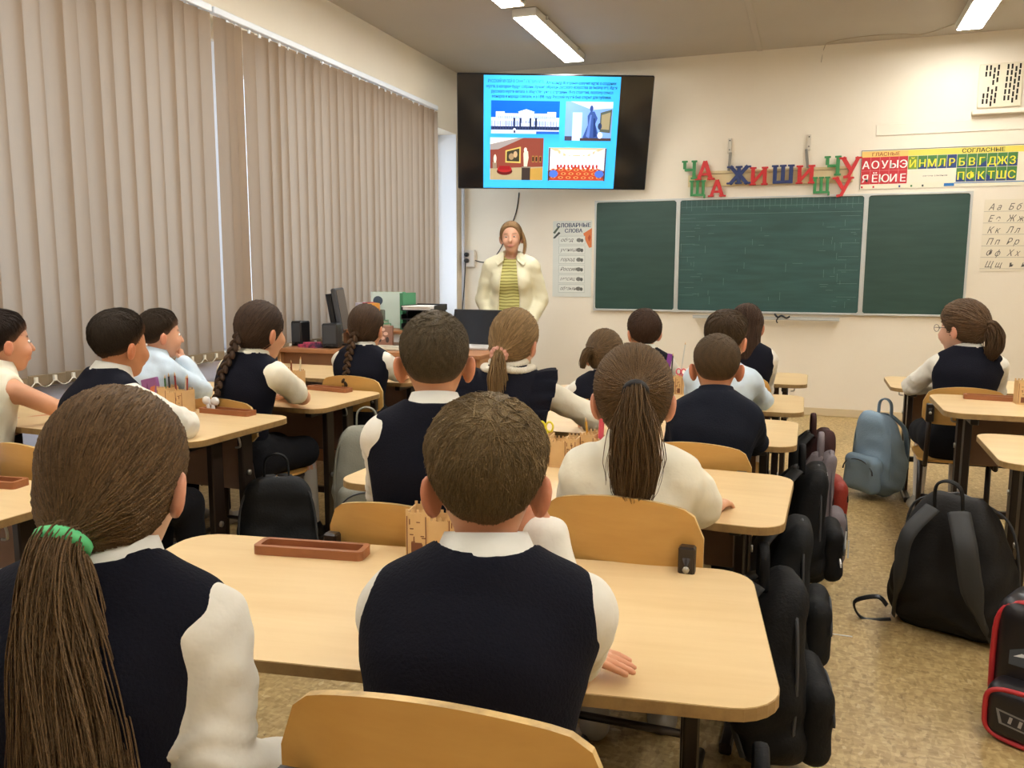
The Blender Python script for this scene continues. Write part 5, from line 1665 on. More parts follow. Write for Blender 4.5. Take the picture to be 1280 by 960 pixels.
    if n:
        u = fib(int(n * 2.2))
        p = cap_pts(u, np.full(len(u), .012))
        keep = p[:, 2] > np.interp(p[:, 1], *line) - nape + (.012 if hair in ('short', 'crew', 'bowl') else .002)
        u = u[keep]
        u = u + rs.normal(size=u.shape) * .05; u /= np.linalg.norm(u, axis=1, keepdims=True)
        K = 7
        tt = np.linspace(0, 1, K)[None] * np.ones((len(u), 1))
        if hair in ('short', 'crew', 'bowl'):
            w = np.array((.12, -.55, .83)); w /= np.linalg.norm(w)
            away = -np.tile(w, (len(u), 1)) + rs.normal(size=u.shape) * .25
            away /= np.linalg.norm(away, axis=1, keepdims=True)
            ln = (.2 if hair == 'crew' else .34) * (.7 + .6 * rs.rand(len(u)))
            pz_ = cap_pts(u, np.full(len(u), .012)); ln = ln * np.clip((pz_[:, 2] - np.interp(pz_[:, 1], *line) + nape) / .07, .25, 1)
            pth = slerp(u, away, tt * ln[:, None] * .6)
            zt = np.interp(u[:, 1] * .1, *line)
            lift0 = (.0085 if hair == 'crew' else .017)
            pos = cap_pts(u, np.full(len(u), .012))
            dzs = np.clip((pos[:, 2] - np.interp(pos[:, 1], *line) + nape) / .075, 0, 1)
            base_t2 = {'short': .003 + .0145 * dzs ** 1.4 + .006 * np.clip(pos[:, 2] / .08, 0, 1), 'crew': .0035 + .007 * dzs, 'bowl': .0125 + .006 * dzs}[hair] + hairthick
            lift = base_t2[:, None] + (.0045 * rs.rand(len(u))[:, None] if hair == 'short' else .0012) * tt * (1 if hair != 'crew' else .6) - .0015 * (1 - tt)
            pts = snap(cap_pts(pth, lift), gg, fh0, (np.array(.0002 + .0008 * rs.rand(len(u)))[:, None] + (.0045 if hair == 'short' else .0016) * rs.rand(len(u))[:, None] * tt * np.clip(dzs, .15, 1)[:, None]))
            rad = fine * (.0021 if hair != 'crew' else .0013) * (1 - .75 * tt) * np.ones((len(u), K)) * (.7 + .6 * rs.rand(len(u), 1))
        else:
            tgt = tl if tl is not None else np.array((0, -.1, -.07))
            td_ = (tgt - np.array((0, -.012, .022))) / np.array((.0715, .088, .084)); td_ /= np.linalg.norm(td_)
            if hair == 'long': td_ = np.array((0, -.5, -.86))
            b = np.tile(td_, (len(u), 1)) + rs.normal(size=u.shape) * (.05 if hair == 'pony' else .12); b /= np.linalg.norm(b, axis=1, keepdims=True)
            dt = np.arccos(np.clip((u * b).sum(1), -1, 1))
            m_ = dt < 2.75
            u, b = u[m_], b[m_]
            tt = np.linspace(0, 1, K)[None] * np.ones((len(u), 1))
            pth = slerp(u, b, tt * .97)
            pos = cap_pts(pth, np.zeros(pth.shape[:2]))
            dzs = np.clip((pos[..., 2] - np.interp(pos[..., 1], *line)) / .075, 0, 1)
            lift = .0088 + .006 * dzs + hairthick + .0012 * rs.rand(len(u))[:, None]
            pts = snap(cap_pts(pth, lift), gg, fh0, np.repeat(.0006 + .0014 * rs.rand(len(u)), K))
            if tl is not None:
                pts = pts * (1 - (tt ** 3)[..., None]) + tl * (tt ** 3)[..., None]
            rad = .0024 * fine * np.ones((len(u), K)) * (.6 + .7 * rs.rand(len(u), 1)) * (1 - .4 * tt)
        V, Q = tubes(pts, rad * (inv if hs < .9 else 1))
        cv = hcol[None] * np.repeat(.65 + .65 * rs.rand(len(u)), K * 3)[:, None]
        if hair in ('short', 'crew'):
            zz = pts[..., 2] - np.interp(pts[..., 1], *line) + nape
            k = np.clip(1 - np.repeat(zz.reshape(-1), 3) / .045, 0, 1)[:, None] * .42
            cv = cv * (1 - k) + sk * .75 * k
        B.add((V * hs) @ Rh.T + H, Q, cv)
    Tp = None
    if hair == 'pony':
        Tp = Rh @ (tl * hs) + H
        cen = np.array([Tp + np.array(o) for o, _ in tail]); rr = np.array([r for _, r in tail])
        dense = np.array([tuple(v) for v in bez([tuple(c) for c in cen], 6)])
        rd = np.interp(np.linspace(0, 1, len(dense)), np.linspace(0, 1, len(rr)), rr)
        V, Q = tubes(dense[None], rd[None] * .82, 10)
        B.add(V, Q, hcol * .85)
        ns = max(60, int(strands * (1.1 if strands > 1000 else .8)))
        K = len(dense)
        a = rs.rand(ns) * 6.283; r = .5 + .55 * rs.rand(ns) + .35 * (rs.rand(ns) < .06)
        t = np.gradient(dense, axis=0); t /= np.linalg.norm(t, axis=1, keepdims=True)
        s1 = np.cross(t, (0, 1, .01)); s1 /= np.linalg.norm(s1, axis=1, keepdims=True)
        s2 = np.cross(t, s1)
        endl = .86 + .14 * rs.rand(ns)
        par = np.linspace(0, 1, K)
        pts = np.zeros((ns, K, 3))
        for i in range(ns):
            q_ = par * endl[i]
            ii = q_ * (K - 1)
            lo_i = np.clip(ii.astype(int), 0, K - 2); fr = (ii - lo_i)[:, None]
            c_ = dense[lo_i] * (1 - fr) + dense[lo_i + 1] * fr
            ra = np.interp(q_, par, rd)
            an_ = a[i] + .5 * np.sin(par * 5 + i) * .5
            pts[i] = c_ + s1[lo_i] * (np.cos(an_) * ra * r[i])[:, None] + s2[lo_i] * (np.sin(an_) * ra * r[i])[:, None]
            pts[i] += .0035 * np.sin(par * 14 + i)[:, None] * s1[lo_i] * par[:, None]
        rad = fine * (.0024 * (.6 + .8 * rs.rand(ns, 1))) * (1 - .7 * par[None] ** 3) * np.ones((ns, K)) * big
        V, Q = tubes(pts, rad)
        B.add(V, Q, hcol[None] * np.repeat(.78 + .36 * rs.rand(ns), K * 3)[:, None])
    if hair == 'braid':
        cen = [np.array(c, float) + H for c in tail]
        dense = np.array([tuple(v) for v in bez([tuple(c) for c in cen], 5)])
        acc_l = np.concatenate([[0], np.cumsum(np.linalg.norm(np.diff(dense, axis=0), axis=1))])
        tot = acc_l[-1]
        nl = int(tot / .0165)
        for i in range(nl):
            sL = i / nl * tot
            c_ = np.array([np.interp(sL, acc_l, dense[:, k]) for k in range(3)])
            c2 = np.array([np.interp(min(sL + .01, tot), acc_l, dense[:, k]) for k in range(3)])
            tdir = (c2 - c_) / (np.linalg.norm(c2 - c_) + 1e-9)
            sd = np.cross(tdir, (0, 1, .02)); sd /= np.linalg.norm(sd)
            r_ = .0185 * (1 - .35 * i / nl)
            sgn = 1 if i % 2 else -1
            mb = MB()
            fw = np.cross(sd, tdir)
            M3 = np.stack([sd, fw, tdir], 1)
            Rr_ = M3 @ rot(0, sgn * .6, 0)
            mb.ball((0, 0, 0), (r_ * .72, r_ * .8, r_ * 1.35), n=9, k=6)
            VV = np.array(mb.v) @ Rr_.T + c_ + sd * sgn * r_ * .55
            B.add(VV, np.array([f for f in mb.f if len(f) == 4]), hcol * (.75 + .35 * rs.rand()))
        ends = dense[-1]
        K = 6; ns = 40
        par = np.linspace(0, 1, K)
        off = rs.normal(size=(ns, 1, 3)) * .006
        pts = ends + off * (1 + .6 * par[None, :, None]) + np.array((0, 0, -.06)) * par[None, :, None]
        V, Q = tubes(pts, .0016 * (1 - .6 * par[None]) * np.ones((ns, K)))
        B.add(V, Q, hcol[None] * np.repeat(.7 + .5 * rs.rand(ns), K * 3)[:, None])
    if hair == 'long':
        K = 10; ns = max(120, strands)
        par = np.linspace(0, 1, K)
        th = PI * (1.12 + .76 * rs.rand(ns))
        st = np.stack([.082 * np.cos(th), -.012 + .1 * np.sin(th), np.full(ns, .01) + .03 * rs.rand(ns)], 1)
        st = (st * hs) @ Rh.T + H
        L_ = .24 + .06 * rs.rand(ns)
        pts = np.zeros((ns, K, 3))
        for i in range(K):
            t_ = par[i]
            q_ = st.copy()
            q_[:, 0] = H[0] + (st[:, 0] - H[0]) * (1 - .35 * t_ + .25 * t_ * t_)
            q_[:, 1] = st[:, 1] - .03 * math.sin(t_ * 2.4)
            q_[:, 2] = st[:, 2] - L_ * t_
            pts[:, i] = q_ + .003 * np.sin(t_ * 9 + np.arange(ns))[:, None]
        V, Q = tubes(pts, (.006 * (1 - .7 * par[None])) * np.ones((ns, K)))
        B.add(V, Q, hcol[None] * np.repeat(.65 + .6 * rs.rand(ns), K * 3)[:, None])
    Hh = B.build('hair', M_HAIR, P)
    P['_H'] = list(map(float, H))
    return P, dict(H=H, Rh=Rh, N=N, SH=SH, Tp=Tp, hs=hs, toL=toL, chs=chs, pel=pel)

def tie_ring(P, I, r, c, name='hair_tie', lab=None, thick=.008, d=(0, -1, -.2)):
    q = Vector((0, 0, 1)).rotation_difference(Vector(d).normalized()).to_matrix()
    pts = [tuple(Vector(tuple(I['Tp'])) + q @ Vector((r * math.cos(a), r * math.sin(a), 0))) for a in [2 * PI * i / 16 for i in range(16)]]
    o = MB().tube(pts, thick, 7, closed=True).build(name, mat('tie_%d%d%d' % tuple(int(v * 99) for v in c), c, .6), P)
    if lab: o['label'] = lab
    return o

DZt = DZ + .012
# nearest boy
P, I = person('boy in a navy vest and white shirt nearest the camera, seen from behind', (-.395, .885), D(17), (-.402, 1.02, 1.08), .94, (D(4), .1, 0), hair='short', hc=(122, 102, 70), skin=(206, 150, 116),
              outfit='vest', hands={1: (-.36, 1.15, .862), -1: (-.325, 1.185, .668)}, elbows={1: (-.31, 1.12, .7), -1: (-.5, 1.07, .69)}, palms={1: ((-.2, -.9, .2), (-1, .15, .5)), -1: ((0, 0, -1), (1, -.12, 0))},
              vox=.0055, hvox=.0042, strands=2400, seed=3, shoulder=.124, fingers=.1, shoes=M_SHOE)
# girl with the green tie
P, I = person('girl with a long light brown ponytail and green hair tie at the left foreground', (-.80, .66), D(16), (-.815, .8, 1.105), .98, (D(5), .12, 0), hair='pony', hc=(106, 82, 54), skin=(214, 168, 138), outfit='vest',
              hands={1: (-.62, .93, .56), -1: (-.92, .93, .56)}, elbows={1: (-.63, .74, .66), -1: (-1.03, .74, .66)}, tie=(-.012, -.112, -.055), vox=.006, hvox=.0045, strands=2600, seed=5, big=.8,
              tail=[((0, 0, 0), .019), ((.002, -.024, -.018), .025), ((.014, -.048, -.1), .038), ((.034, -.07, -.2), .047), ((.05, -.09, -.31), .052), ((.056, -.1, -.46), .046)], bottom='skirt', shoulder=.128, nape=.01)
I['Tp'] = I['Tp'] + np.array((0, -.008, -.004))
tie_ring(P, I, .0245, srgb(96, 200, 130), lab='bright green hair tie', thick=.009, d=(0, -.75, -.65))
# boy at second desk, left
P, I = person('crew-cut boy in a navy vest, left at the second middle desk', (-.86, 1.765), D(22), (-.851, 1.82, 1.163), 1.06, (0, .02, 0), hair='crew', hc=(86, 74, 54), skin=(212, 156, 118), outfit='vest', vox=.007, hvox=.005, strands=1500, seed=7, shoulder=.124)
# girl with dark ponytail
P, I = person('girl in a cream puff-sleeve blouse with a long dark ponytail', (-.36, 1.8), D(10), (-.373, 1.86, 1.09), 1.04, (D(2), .08, 0), hair='pony', hc=(104, 80, 52), skin=(214, 164, 132), outfit='blouse', sleeve='puff', shirt=M_CREAM,
              hands={1: (-.215, 2.11, .66)}, elbows={1: (-.225, 1.92, .7)}, palms={1: ((0, 0, -1), (.25, .9, 0))}, tie=(.004, -.118, .022), vox=.007, hvox=.005, strands=1900, seed=9, big=.8,
              tail=[((0, 0, 0), .014), ((0, -.024, -.014), .023), ((0, -.034, -.07), .042), ((.002, -.026, -.15), .05), ((0, -.02, -.21), .042), ((0, -.015, -.25), .022)], bottom='skirt', shoulder=.098)
I['Tp'] = I['Tp'] + np.array((0, -.01, -.002))
tie_ring(P, I, .021, srgb(20, 16, 15), lab='black hair tie', thick=.0095)
# girl with scrunchie
P, I = person('girl in a navy pinafore with lace collar and pink scrunchie', (-1.0, 2.78), D(8), (-1.02, 2.88, 1.12), 1.02, (D(-14), .05, D(4)), hair='pony', hc=(146, 118, 80), skin=(222, 172, 142), outfit='pinafore', shirt=M_CREAM,
              hands={1: (-.79, 3.12, .665)}, elbows={1: (-.74, 2.95, .72)}, tie=(-.005, -.112, -.045), vox=.009, strands=500, seed=11, tail=[((0, 0, 0), .014), ((0, -.02, -.02), .018), ((0, -.03, -.08), .026), ((0, -.028, -.16), .026), ((0, -.025, -.2), .012)], bottom='skirt')
sc = MB()
for i in range(11):
    a = 2 * PI * i / 11
    sc.ball((I['Tp'][0] + .024 * math.cos(a), I['Tp'][1] - .004, I['Tp'][2] + .02 * math.sin(a)), (.012, .012, .012))
o = sc.build('scrunchie', mat('dusty_pink_satin', srgb(206, 150, 130), .45), P); o['label'] = 'dusty pink satin scrunchie'
# lace collar and shoulder ruffles
lc = MB()
n = 36
for i in range(n):
    a = 2 * PI * i / n
    r1 = .115 + .008 * (i % 2)
    lc.ball((I['N'][0] + .082 * math.cos(a), I['N'][1] + .072 * math.sin(a) - .004, I['N'][2] + .044 - .02 * abs(math.cos(a)) - .02 * abs(math.sin(a))), (.024, .024, .013), n=7, k=5)
    lc.ball((I['N'][0] + .06 * math.cos(a), I['N'][1] + .056 * math.sin(a) - .004, I['N'][2] + .044 - .01 * abs(math.sin(a))), (.016, .016, .013), n=7, k=5)
o = lc.build('lace_collar', mat('ivory_lace', srgb(224, 216, 196), .8, bump=(300, .6)), P)
for s in (-1, 1):
    c0 = I['SH'][s]
    seam = [c0 + np.array(p) for p in ((-s * .055, -.1, -.17), (-s * .045, -.105, -.1), (-s * .03, -.09, -.01), (-s * .02, -.02, .066), (-s * .02, .06, .04), (-s * .03, .1, -.06))]
    sm_ = [np.array(v) for v in bez([tuple(p) for p in seam], 6)]
    V, F = [], []
    nn = len(sm_)
    for k, p in enumerate(sm_):
        t = k / (nn - 1)
        wd = .1 * math.sin(PI * min(1, t * 1.08 + .02)) ** .7
        wv = .009 * math.sin(k * 1.9)
        for j in range(5):
            v = j / 4
            q = p + np.array((s * wd * v, -.022 * v - wv * v * (1 if t < .6 else -1), .03 * v - .018 * v * v + wv * v))
            V.append(q)
    m0 = len(V)
    V += [v + np.array((0, .0, -.004)) for v in V]
    for k in range(nn - 1):
        for j in range(4):
            f = (k * 5 + j, k * 5 + j + 1, k * 5 + j + 6, k * 5 + j + 5)
            F.append(f); F.append(tuple(m0 + i for i in f[::-1]))
    for k in range(nn - 1):
        F.append((k * 5 + 4, (k + 1) * 5 + 4, m0 + (k + 1) * 5 + 4, m0 + k * 5 + 4))
    link('shoulder_ruffle', mesh_np('shoulder_ruffle', V, F, M_NAVY, True), P)
# boy in jacket
P, I = person('boy in a dark navy jacket with cropped hair at the third middle desk', (-.315, 2.765), D(6), (-.291, 2.85, 1.053), .98, (D(4), .1, 0), hair='crew', hc=(88, 70, 48), skin=(206, 146, 110), outfit='jacket', vox=.008, hvox=.0055, strands=1000, seed=13,
              hands={1: (-.24, 3.07, .67)}, elbows={1: (-.165, 2.91, .68)}, shoulder=.104)
# messy girl
P, I = person('small girl with tousled hair in a navy vest at the fourth middle desk', (-.9, 3.73), D(14), (-.898, 3.8, .988), 1.02, (D(-8), .2, D(-4)), hair='pony', hc=(104, 82, 56), outfit='vest', vox=.01, strands=420, seed=15, tie=(-.03, -.1, .01),
              hands={-1: (-1.12, 4.0, .665)}, tail=[((0, 0, 0), .012), ((-.03, -.02, 0), .014), ((-.05, -.02, -.03), .016), ((-.06, -.02, -.08), .008)], bottom='skirt')
# boy light blue
P, I = person('boy in a light blue shirt half hidden behind the jacket boy', (-.36, 3.73), D(0), (-.346, 3.8, 1.083), 1.06, (D(-14), .05, 0), hair='short', hc=(70, 54, 36), outfit='shirt', shirt=M_BLUE, vox=.01, strands=590, seed=17,
              hands={1: (-.21, 4.03, .665)}, elbows={1: (-.19, 3.88, .68)})
P, I = person('dark-haired boy in a navy vest, left at the desk nearest the chalkboard', (-.88, 4.52), D(8), (-.863, 4.55, 1.053), 1.06, (D(22), .08, 0), hair='bowl', hc=(64, 44, 30), outfit='vest', vox=.01, strands=300, seed=19, hands={1: (-.66, 4.86, .665)})
P, I = person('girl with long loose brown hair at the desk nearest the chalkboard', (-.335, 4.52), D(2), (-.317, 4.55, 1.092), 1.0, (D(2), .05, 0), hair='long', hc=(66, 46, 32), outfit='vest', vox=.01, strands=300, seed=21, bottom='skirt')
# left row
P, I = person("braided girl with short white sleeves nearest the teacher's table", (-2.19, 3.77), D(6), (-2.186, 3.84, 1.083), 1.04, (D(-2), .06, 0), hair='braid', hc=(72, 52, 34), outfit='vest', sleeve='short', vox=.01, strands=350, seed=23,
              hands={1: (-2.07, 4.07, .692)}, elbows={1: (-2.02, 3.9, .71)}, tail=[(-.01, -.1, .0), (-.03, -.13, -.08), (-.04, -.165, -.18), (-.045, -.195, -.29)], bottom='skirt')
P, I = person('girl with a long braid tied with a white bow by the window', (-2.28, 2.89), D(-8), (-2.206, 2.98, 1.125), 1.08, (D(-6), .1, 0), hair='braid', hc=(66, 48, 34), outfit='vest', sleeve='short', vox=.008, strands=450, seed=25, shirt=M_CREAM, bottom='skirt', shoulder=.13, shoes=M_SHOEB,
              hands={1: (-2.22, 3.19, .688), -1: (-2.36, 3.19, .69)}, elbows={1: (-2.06, 3.05, .71)}, tail=[(-.01, -.105, .02), (-.03, -.145, -.08), (-.05, -.19, -.18), (-.055, -.225, -.29)])
bw = MB()
bp = I['H'] + np.array((-.055, -.24, -.285))
for s in (-1, 1):
    bw.ball(tuple(bp + (s * .024, -.004, .012)), (.024, .01, .018))
    bw.ball(tuple(bp + (s * .014, -.006, -.022)), (.012, .006, .024))
bw.ball(tuple(bp), (.009, .009, .009))
o = bw.build('hair_bow', mat('white_satin', srgb(226, 226, 224), .4), P); o['label'] = 'white satin hair bow'
P, I = person('round-cheeked dark-haired boy in a navy vest by the window', (-2.22, 2.0), D(-18), (-2.2, 2.2, 1.115), .96, (D(6), .1, 0), hair='short', hc=(52, 42, 32), skin=(206, 142, 100), outfit='vest', sleeve='half', vox=.008, hvox=.0055, strands=1300, seed=27, face=True, shoulder=.125,
              hands={1: (-2.19, 2.43, .708), -1: (-2.3, 2.42, .71)}, elbows={1: (-2.02, 2.27, .725)})
P, I = person('boy in a pale blue shirt resting his chin on his hand by the window', (-2.84, 2.93), D(-10), (-2.81, 3.05, 1.073), .94, (D(-22), .08, 0), hair='short', hc=(56, 44, 32), skin=(218, 164, 132), outfit='shirt', shirt=M_BLUE, vox=.009, strands=900, seed=29, face=True,
              hands={1: (-2.76, 3.12, .835)}, elbows={1: (-2.66, 3.13, .7)}, palms={1: ((-.8, -.4, 0), (-.25, .1, 1))}, fingers=.6)
P, I = person('girl in a sleeveless cream blouse cut by the left edge of the photo', (-2.83, 2.14), D(-10), (-2.8, 2.25, 1.1), .95, (D(-12), .05, 0), hair='short', hc=(46, 36, 30), skin=(212, 156, 122), outfit='blouse', sleeve='none', shirt=M_CREAM, vox=.009, strands=900, seed=31, face=True,
              hands={1: (-2.7, 2.5, .708)}, elbows={1: (-2.64, 2.34, .725)}, bottom='skirt')
# right row girl with glasses
P, I = person('girl with glasses and a bushy ponytail alone at the right-row desk', (.69, 4.44), D(4), (.695, 4.55, 1.122), 1.1, (D(46), .1, 0), hair='pony', hc=(92, 70, 48), skin=(222, 176, 150), outfit='vest', vox=.009, strands=500, seed=33, face=True, bottom='skirt', shoulder=.124, shoes=M_SHOE,
              hands={-1: (.64, 4.78, .668), 1: (.76, 4.78, .668)}, elbows={-1: (.5, 4.62, .685), 1: (.87, 4.6, .685)}, tie=(.0, -.11, .0), hairthick=.006,
              tail=[((0, 0, 0), .016), ((.02, -.02, .0), .028), ((.035, -.03, -.05), .04), ((.03, -.03, -.11), .036), ((.015, -.025, -.16), .014)])
tie_ring(P, I, .02, srgb(150, 60, 60), thick=.007, d=(.6, -.8, 0))
gm = MB()
for s in (-1, 1):
    pts = [I['H'] + I['Rh'] @ (np.array((s * .031 + .019 * math.cos(a), .097, .003 + .016 * math.sin(a))) * I['hs']) for a in [2 * PI * i / 16 for i in range(16)]]
    gm.tube([tuple(p) for p in pts], .0016, 5, closed=True)
    gm.tube([tuple(I['H'] + I['Rh'] @ (np.array(p) * I['hs'])) for p in ((s * .05, .097, .006), (s * .074, .07, .006), (s * .079, -.01, .0))], .0016, 5)
gm.tube([tuple(I['H'] + I['Rh'] @ (np.array(p) * I['hs'])) for p in ((-.012, .097, .006), (.012, .097, .006))], .0016, 5)
gm.build('glasses', mat('glasses_wire', srgb(120, 110, 104), .3, metal=.6), P)

# ------------------------------------------------------------------ standing woman
def woman():
    yaw = D(196)
    loc = np.array((-2.25, 6.25, 0.0))
    H = np.array((.0, .02, 1.525)); hs = 1.08
    Rh = rot(0, 0, D(-2)) @ rot(-.04, 0, D(0)) @ rot(0, .05, 0)
    N = np.array((0, -.02, 1.365))
    sk = np.array(srgb(220, 168, 140)); hc = np.array(srgb(158, 124, 84))
    SH = {s: np.array((s * .165, -.015, 1.29)) for s in (-1, 1)}
    EL = {s: np.array((s * .235, -.05, 1.03)) for s in (-1, 1)}
    HA = {s: np.array((s * .155, .075, .86)) for s in (-1, 1)}
    def torso(g, o=0):
        f = cap(g, (0, -.01, .86), (0, -.005, .98), .155 + o, .14 + o, .68)
        f = smin(f, cap(g, (0, -.005, 1.0), (0, -.01, 1.2), .13 + o, .15 + o, .66), .06)
        f = smin(f, cap(g, SH[-1] * (.8, 1, 1), SH[1] * (.8, 1, 1), .055 + o), .08)
        for s in (-1, 1):
            f = smin(f, cap(g, N + (0, 0, 0), SH[s] + (-s * .04, 0, .02), .045 + o, .036 + o), .05)
            f = smin(f, ell(g, (s * .07, .075, 1.17), (.06 + o, .045 + o, .06 + o)), .06)
        return f
    def arm(g, s, o=0):
        return smin(cap(g, SH[s], EL[s], .05 + o, .043 + o), cap(g, EL[s], HA[s], .043 + o, .032 + o), .02)
    A = Acc()
    gh = G((-.1, -.115, -.2), (.1, .125, .115), .0045)
    f = head_sdf(gh)
    f = smin(f, cap(gh, (0, -.018, -.06), (Rh.T @ (N - H)) / hs, .043, .045), .03)
    V, Q = nets(gh, f); V = relax(V, Q, 2)
    C = np.tile(sk, (len(V), 1))
    lip = np.exp(-((V[:, 0] / .022) ** 2 + ((V[:, 2] + .062) / .007) ** 2)) * (V[:, 1] > .06)
    C = C * (1 - lip[:, None] * np.array((.25, .6, .5)))
    brow = np.exp(-(((np.abs(V[:, 0]) - .031) / .015) ** 4 + ((V[:, 2] - .024) / .004) ** 2)) * (V[:, 1] > .05)
    C = C * (1 - .8 * brow[:, None]) + hc * .5 * .8 * brow[:, None]
    A.add((V * hs) @ Rh.T + H, Q, C)
    gb = G((-.34, -.24, .03), (.34, .24, 1.4), .014)
    fb = torso(gb, -.015)
    for s in (-1, 1):
        fb = smin(fb, arm(gb, s, -.008), .02)
        fb = smin(fb, cap(gb, (s * .085, 0, .85), (s * .09, .0, .48), .075, .052), .03)
        fb = smin(fb, cap(gb, (s * .09, 0, .48), (s * .09, -.02, .08), .05, .036), .02)
        fb = smin(fb, cap(gb, (s * .09, -.03, .07), (s * .1, .12, .06), .034, .03), .02)
    V, Q = nets(gb, fb); A.add(relax(V, Q, 1), Q, sk)
    for s in (-1, 1):
        hand_mesh(A, HA[s], (-s * .35, .25, -.9), (-s * .9, .1, -.3), s, sk, 1.0, .4)
    P = A.build('person', M_SKIN)
    P.location = tuple(loc); P.rotation_euler = (0, 0, yaw)
    tag(P, 'standing woman in a cream jacket over a yellow-green striped top, facing the class', 'person')
    for s in (-1, 1):
        e = H + Rh @ (np.array((s * .029, .0715, .003)) * hs)
        ey = MB().ball(tuple(e), (.0105 * hs, .0094 * hs, .0048 * hs)).build('eye', mat('eye_white', srgb(222, 216, 208), .25), P)
        pi_ = H + Rh @ (np.array((s * .029, .0785, .002)) * hs)
        MB().ball(tuple(pi_), (.0052 * hs, .0042 * hs, .0044 * hs)).build('iris', mat('eye_dark', srgb(46, 34, 28), .2), ey)
    # striped top
    st = bpy.data.materials.new('striped_knit')
    st.use_nodes = True
    Nn, Ll = st.node_tree.nodes, st.node_tree.links
    t = Nn.new('ShaderNodeTexCoord'); w = Nn.new('ShaderNodeTexWave'); w.bands_direction = 'Z'
    w.inputs['Scale'].default_value = 13; w.inputs['Distortion'].default_value = 2.5; w.inputs['Detail'].default_value = 1
    r = Nn.new('ShaderNodeValToRGB')
    r.color_ramp.elements[0].color = (*srgb(140, 132, 64), 1); r.color_ramp.elements[1].color = (*srgb(204, 198, 124), 1); r.color_ramp.elements[0].position = .1; r.color_ramp.elements[1].position = .42
    Ll.new(t.outputs['Object'], w.inputs['Vector']); Ll.new(w.outputs['Fac'], r.inputs[0]); Ll.new(r.outputs[0], Nn['Principled BSDF'].inputs['Base Color'])
    Nn['Principled BSDF'].inputs['Roughness'].default_value = .8
    g = G((-.22, -.2, .84), (.22, .2, 1.42), .009)
    ft = np.maximum(torso(g, .004), np.abs(g.X) - .17)
    ft = np.maximum(ft, -cap(g, N + (0, .03, .035), N + (0, .06, .1), .06, .08))
    sdf_obj('striped_top', g, ft, st, P)
    # open jacket
    M_JK = mat('cream_jacket', srgb(228, 222, 190), .6, bump=(40, .25))
    g = G((-.36, -.24, .76), (.36, .24, 1.42), .009)
    fj = torso(g, .02)
    fj = smin(fj, cap(g, (0, -.01, .8), (0, -.01, .9), .18, .175, .7), .05)
    for s in (-1, 1): fj = smin(fj, arm(g, s, .016), .03)
    fj = fj + wob(g, 45, 3, .006) + wob(g, 90, 8, .003)
    opening = np.maximum(np.abs(g.X - .01) - (.05 + .03 * np.clip((1.36 - g.Z) / .3, 0, 1)), -g.Y)
    fj = np.maximum(fj, -opening)
    fj = np.maximum(fj, -cap(g, N + (0, .03, .03), N + (0, .06, .1), .055, .08))
    fj = np.maximum(fj, .78 - g.Z)
    J = sdf_obj('jacket', g, fj, M_JK, P)
    for s in (-1, 1):
        V = [(s * .05, .045, 1.405), (s * .085, .0, 1.4), (s * .125, .055, 1.345), (s * .1, .105, 1.305), (s * .055, .1, 1.345)]
        mb = MB(); mb.add(V + [(x, y - .012, z - .008) for x, y, z in V], [(0, 1, 2, 3, 4), (9, 8, 7, 6, 5)] + [(i, (i + 1) % 5, 5 + (i + 1) % 5, 5 + i) for i in range(5)])
        mb.build('lapel', M_JK, J)
    MB().tube([(.04, -.075, 1.39), (.0, -.085, 1.41), (-.04, -.075, 1.39)], .02, 8).build('collar', M_JK, J)
    g = G((-.24, -.2, .06), (.24, .2, .95), .014)
    fl = cap(g, (0, -.01, .86), (0, -.005, .92), .158, .15, .7)
    for s in (-1, 1): fl = smin(fl, smin(cap(g, (s * .085, 0, .85), (s * .09, .0, .48), .086, .07), cap(g, (s * .09, 0, .48), (s * .09, -.01, .09), .07, .066), .02), .04)
    sdf_obj('trousers', g, fl, mat('beige_trousers', srgb(196, 182, 152), .8), P)
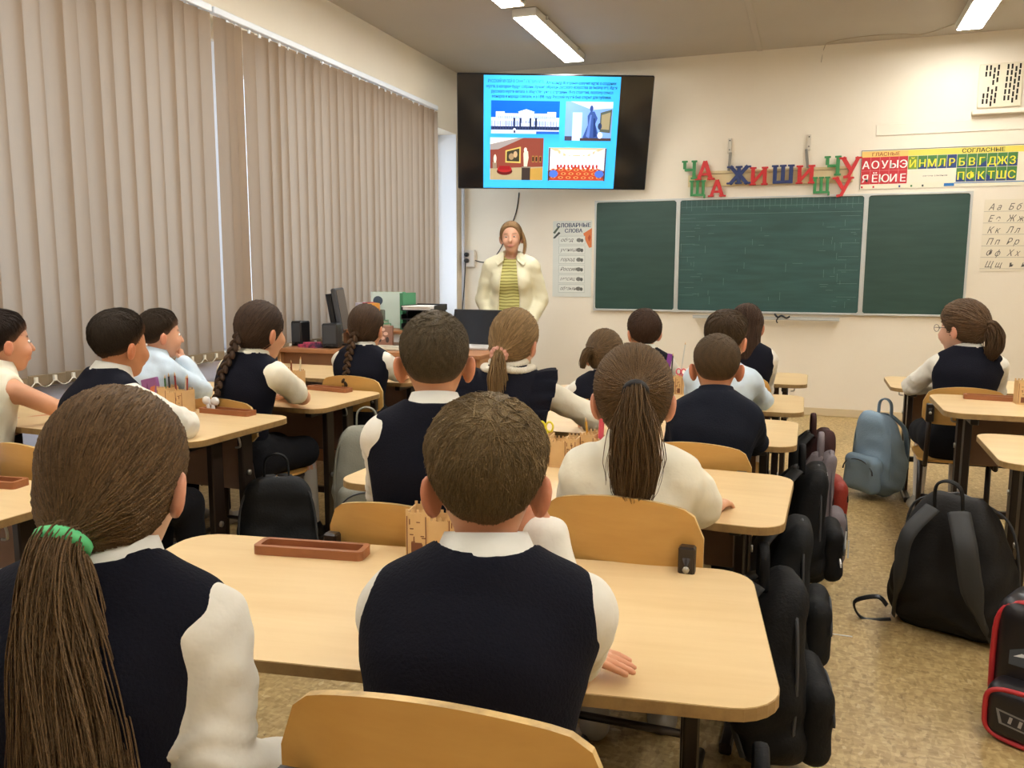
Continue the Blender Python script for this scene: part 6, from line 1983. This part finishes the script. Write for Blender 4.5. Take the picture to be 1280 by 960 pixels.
    for s in (-1, 1):
        a = np.array((s * .09, -.02, .08))
        g2 = G(a + (-.06, -.09, -.09), a + (.06, .2, .05), .009)
        f2 = np.maximum(smin(cap(g2, a + (0, -.03, -.035), a + (s * .01, .14, -.045), .036, .032), cap(g2, a, a + (0, -.01, -.03), .038), .03), .003 - g2.Z)
        sdf_obj('shoe', g2, f2, M_SHOE, P, it=1)
    # hair drawn back with a loose lock on her left
    B = Acc()
    rs = np.random.RandomState(2)
    line = ([-.12, -.06, -.02, .0, .02, .045, .06, .12], [-.09, -.085, -.065, -.04, -.02, .03, .072, .088])
    gg = G((-.115, -.14, -.13), (.115, .12, .14), .0055)
    zl = np.interp(gg.Y, *line).astype(np.float32)
    fh = ell(gg, (0, -.012, .022), (.0715, .088, .084)) - .011
    fh = smin(fh, ell(gg, (0, -.06, -.03), (.055, .06, .05)), .03)
    V, Q = nets(gg, smax(fh, zl - gg.Z, .008)); V = relax(V, Q, 2)
    B.add((V * hs) @ Rh.T + H, Q, hc * .85)
    u = fib(900); p = cap_pts(u, np.full(len(u), .011)); u = u[p[:, 2] > np.interp(p[:, 1], *line) + .006]
    b = np.tile((.0, -.85, -.5), (len(u), 1)) + rs.normal(size=u.shape) * .08; b /= np.linalg.norm(b, axis=1, keepdims=True)
    tt = np.linspace(0, 1, 7)[None] * np.ones((len(u), 1))
    pts = cap_pts(slerp(u, b, tt * .95), np.full((len(u), 7), .0118))
    V, Q = tubes(pts, .0022 * np.ones((len(u), 7)))
    B.add((V * hs) @ Rh.T + H, Q, hc[None] * np.repeat(.7 + .6 * rs.rand(len(u)), 21)[:, None])
    K = 8; par = np.linspace(0, 1, K); ns = 60
    st0 = np.array((-.075, -.01, .03)) + rs.normal(size=(ns, 3)) * (.004, .02, .01)
    pts = st0[:, None] + par[None, :, None] * np.array((-.008, -.0, -.15)) + (np.sin(par * 3)[None, :, None] * np.array((-.016, .0, 0)))
    V, Q = tubes(pts, .0034 * (1 - .6 * par[None]) * np.ones((ns, K)))
    B.add((V * hs) @ Rh.T + H, Q, hc[None] * np.repeat(.7 + .6 * rs.rand(ns), K * 3)[:, None])
    B.build('hair', M_HAIR, P)
woman()
for o in bpy.data.objects:
    if '_H' in o.keys(): del o['_H']
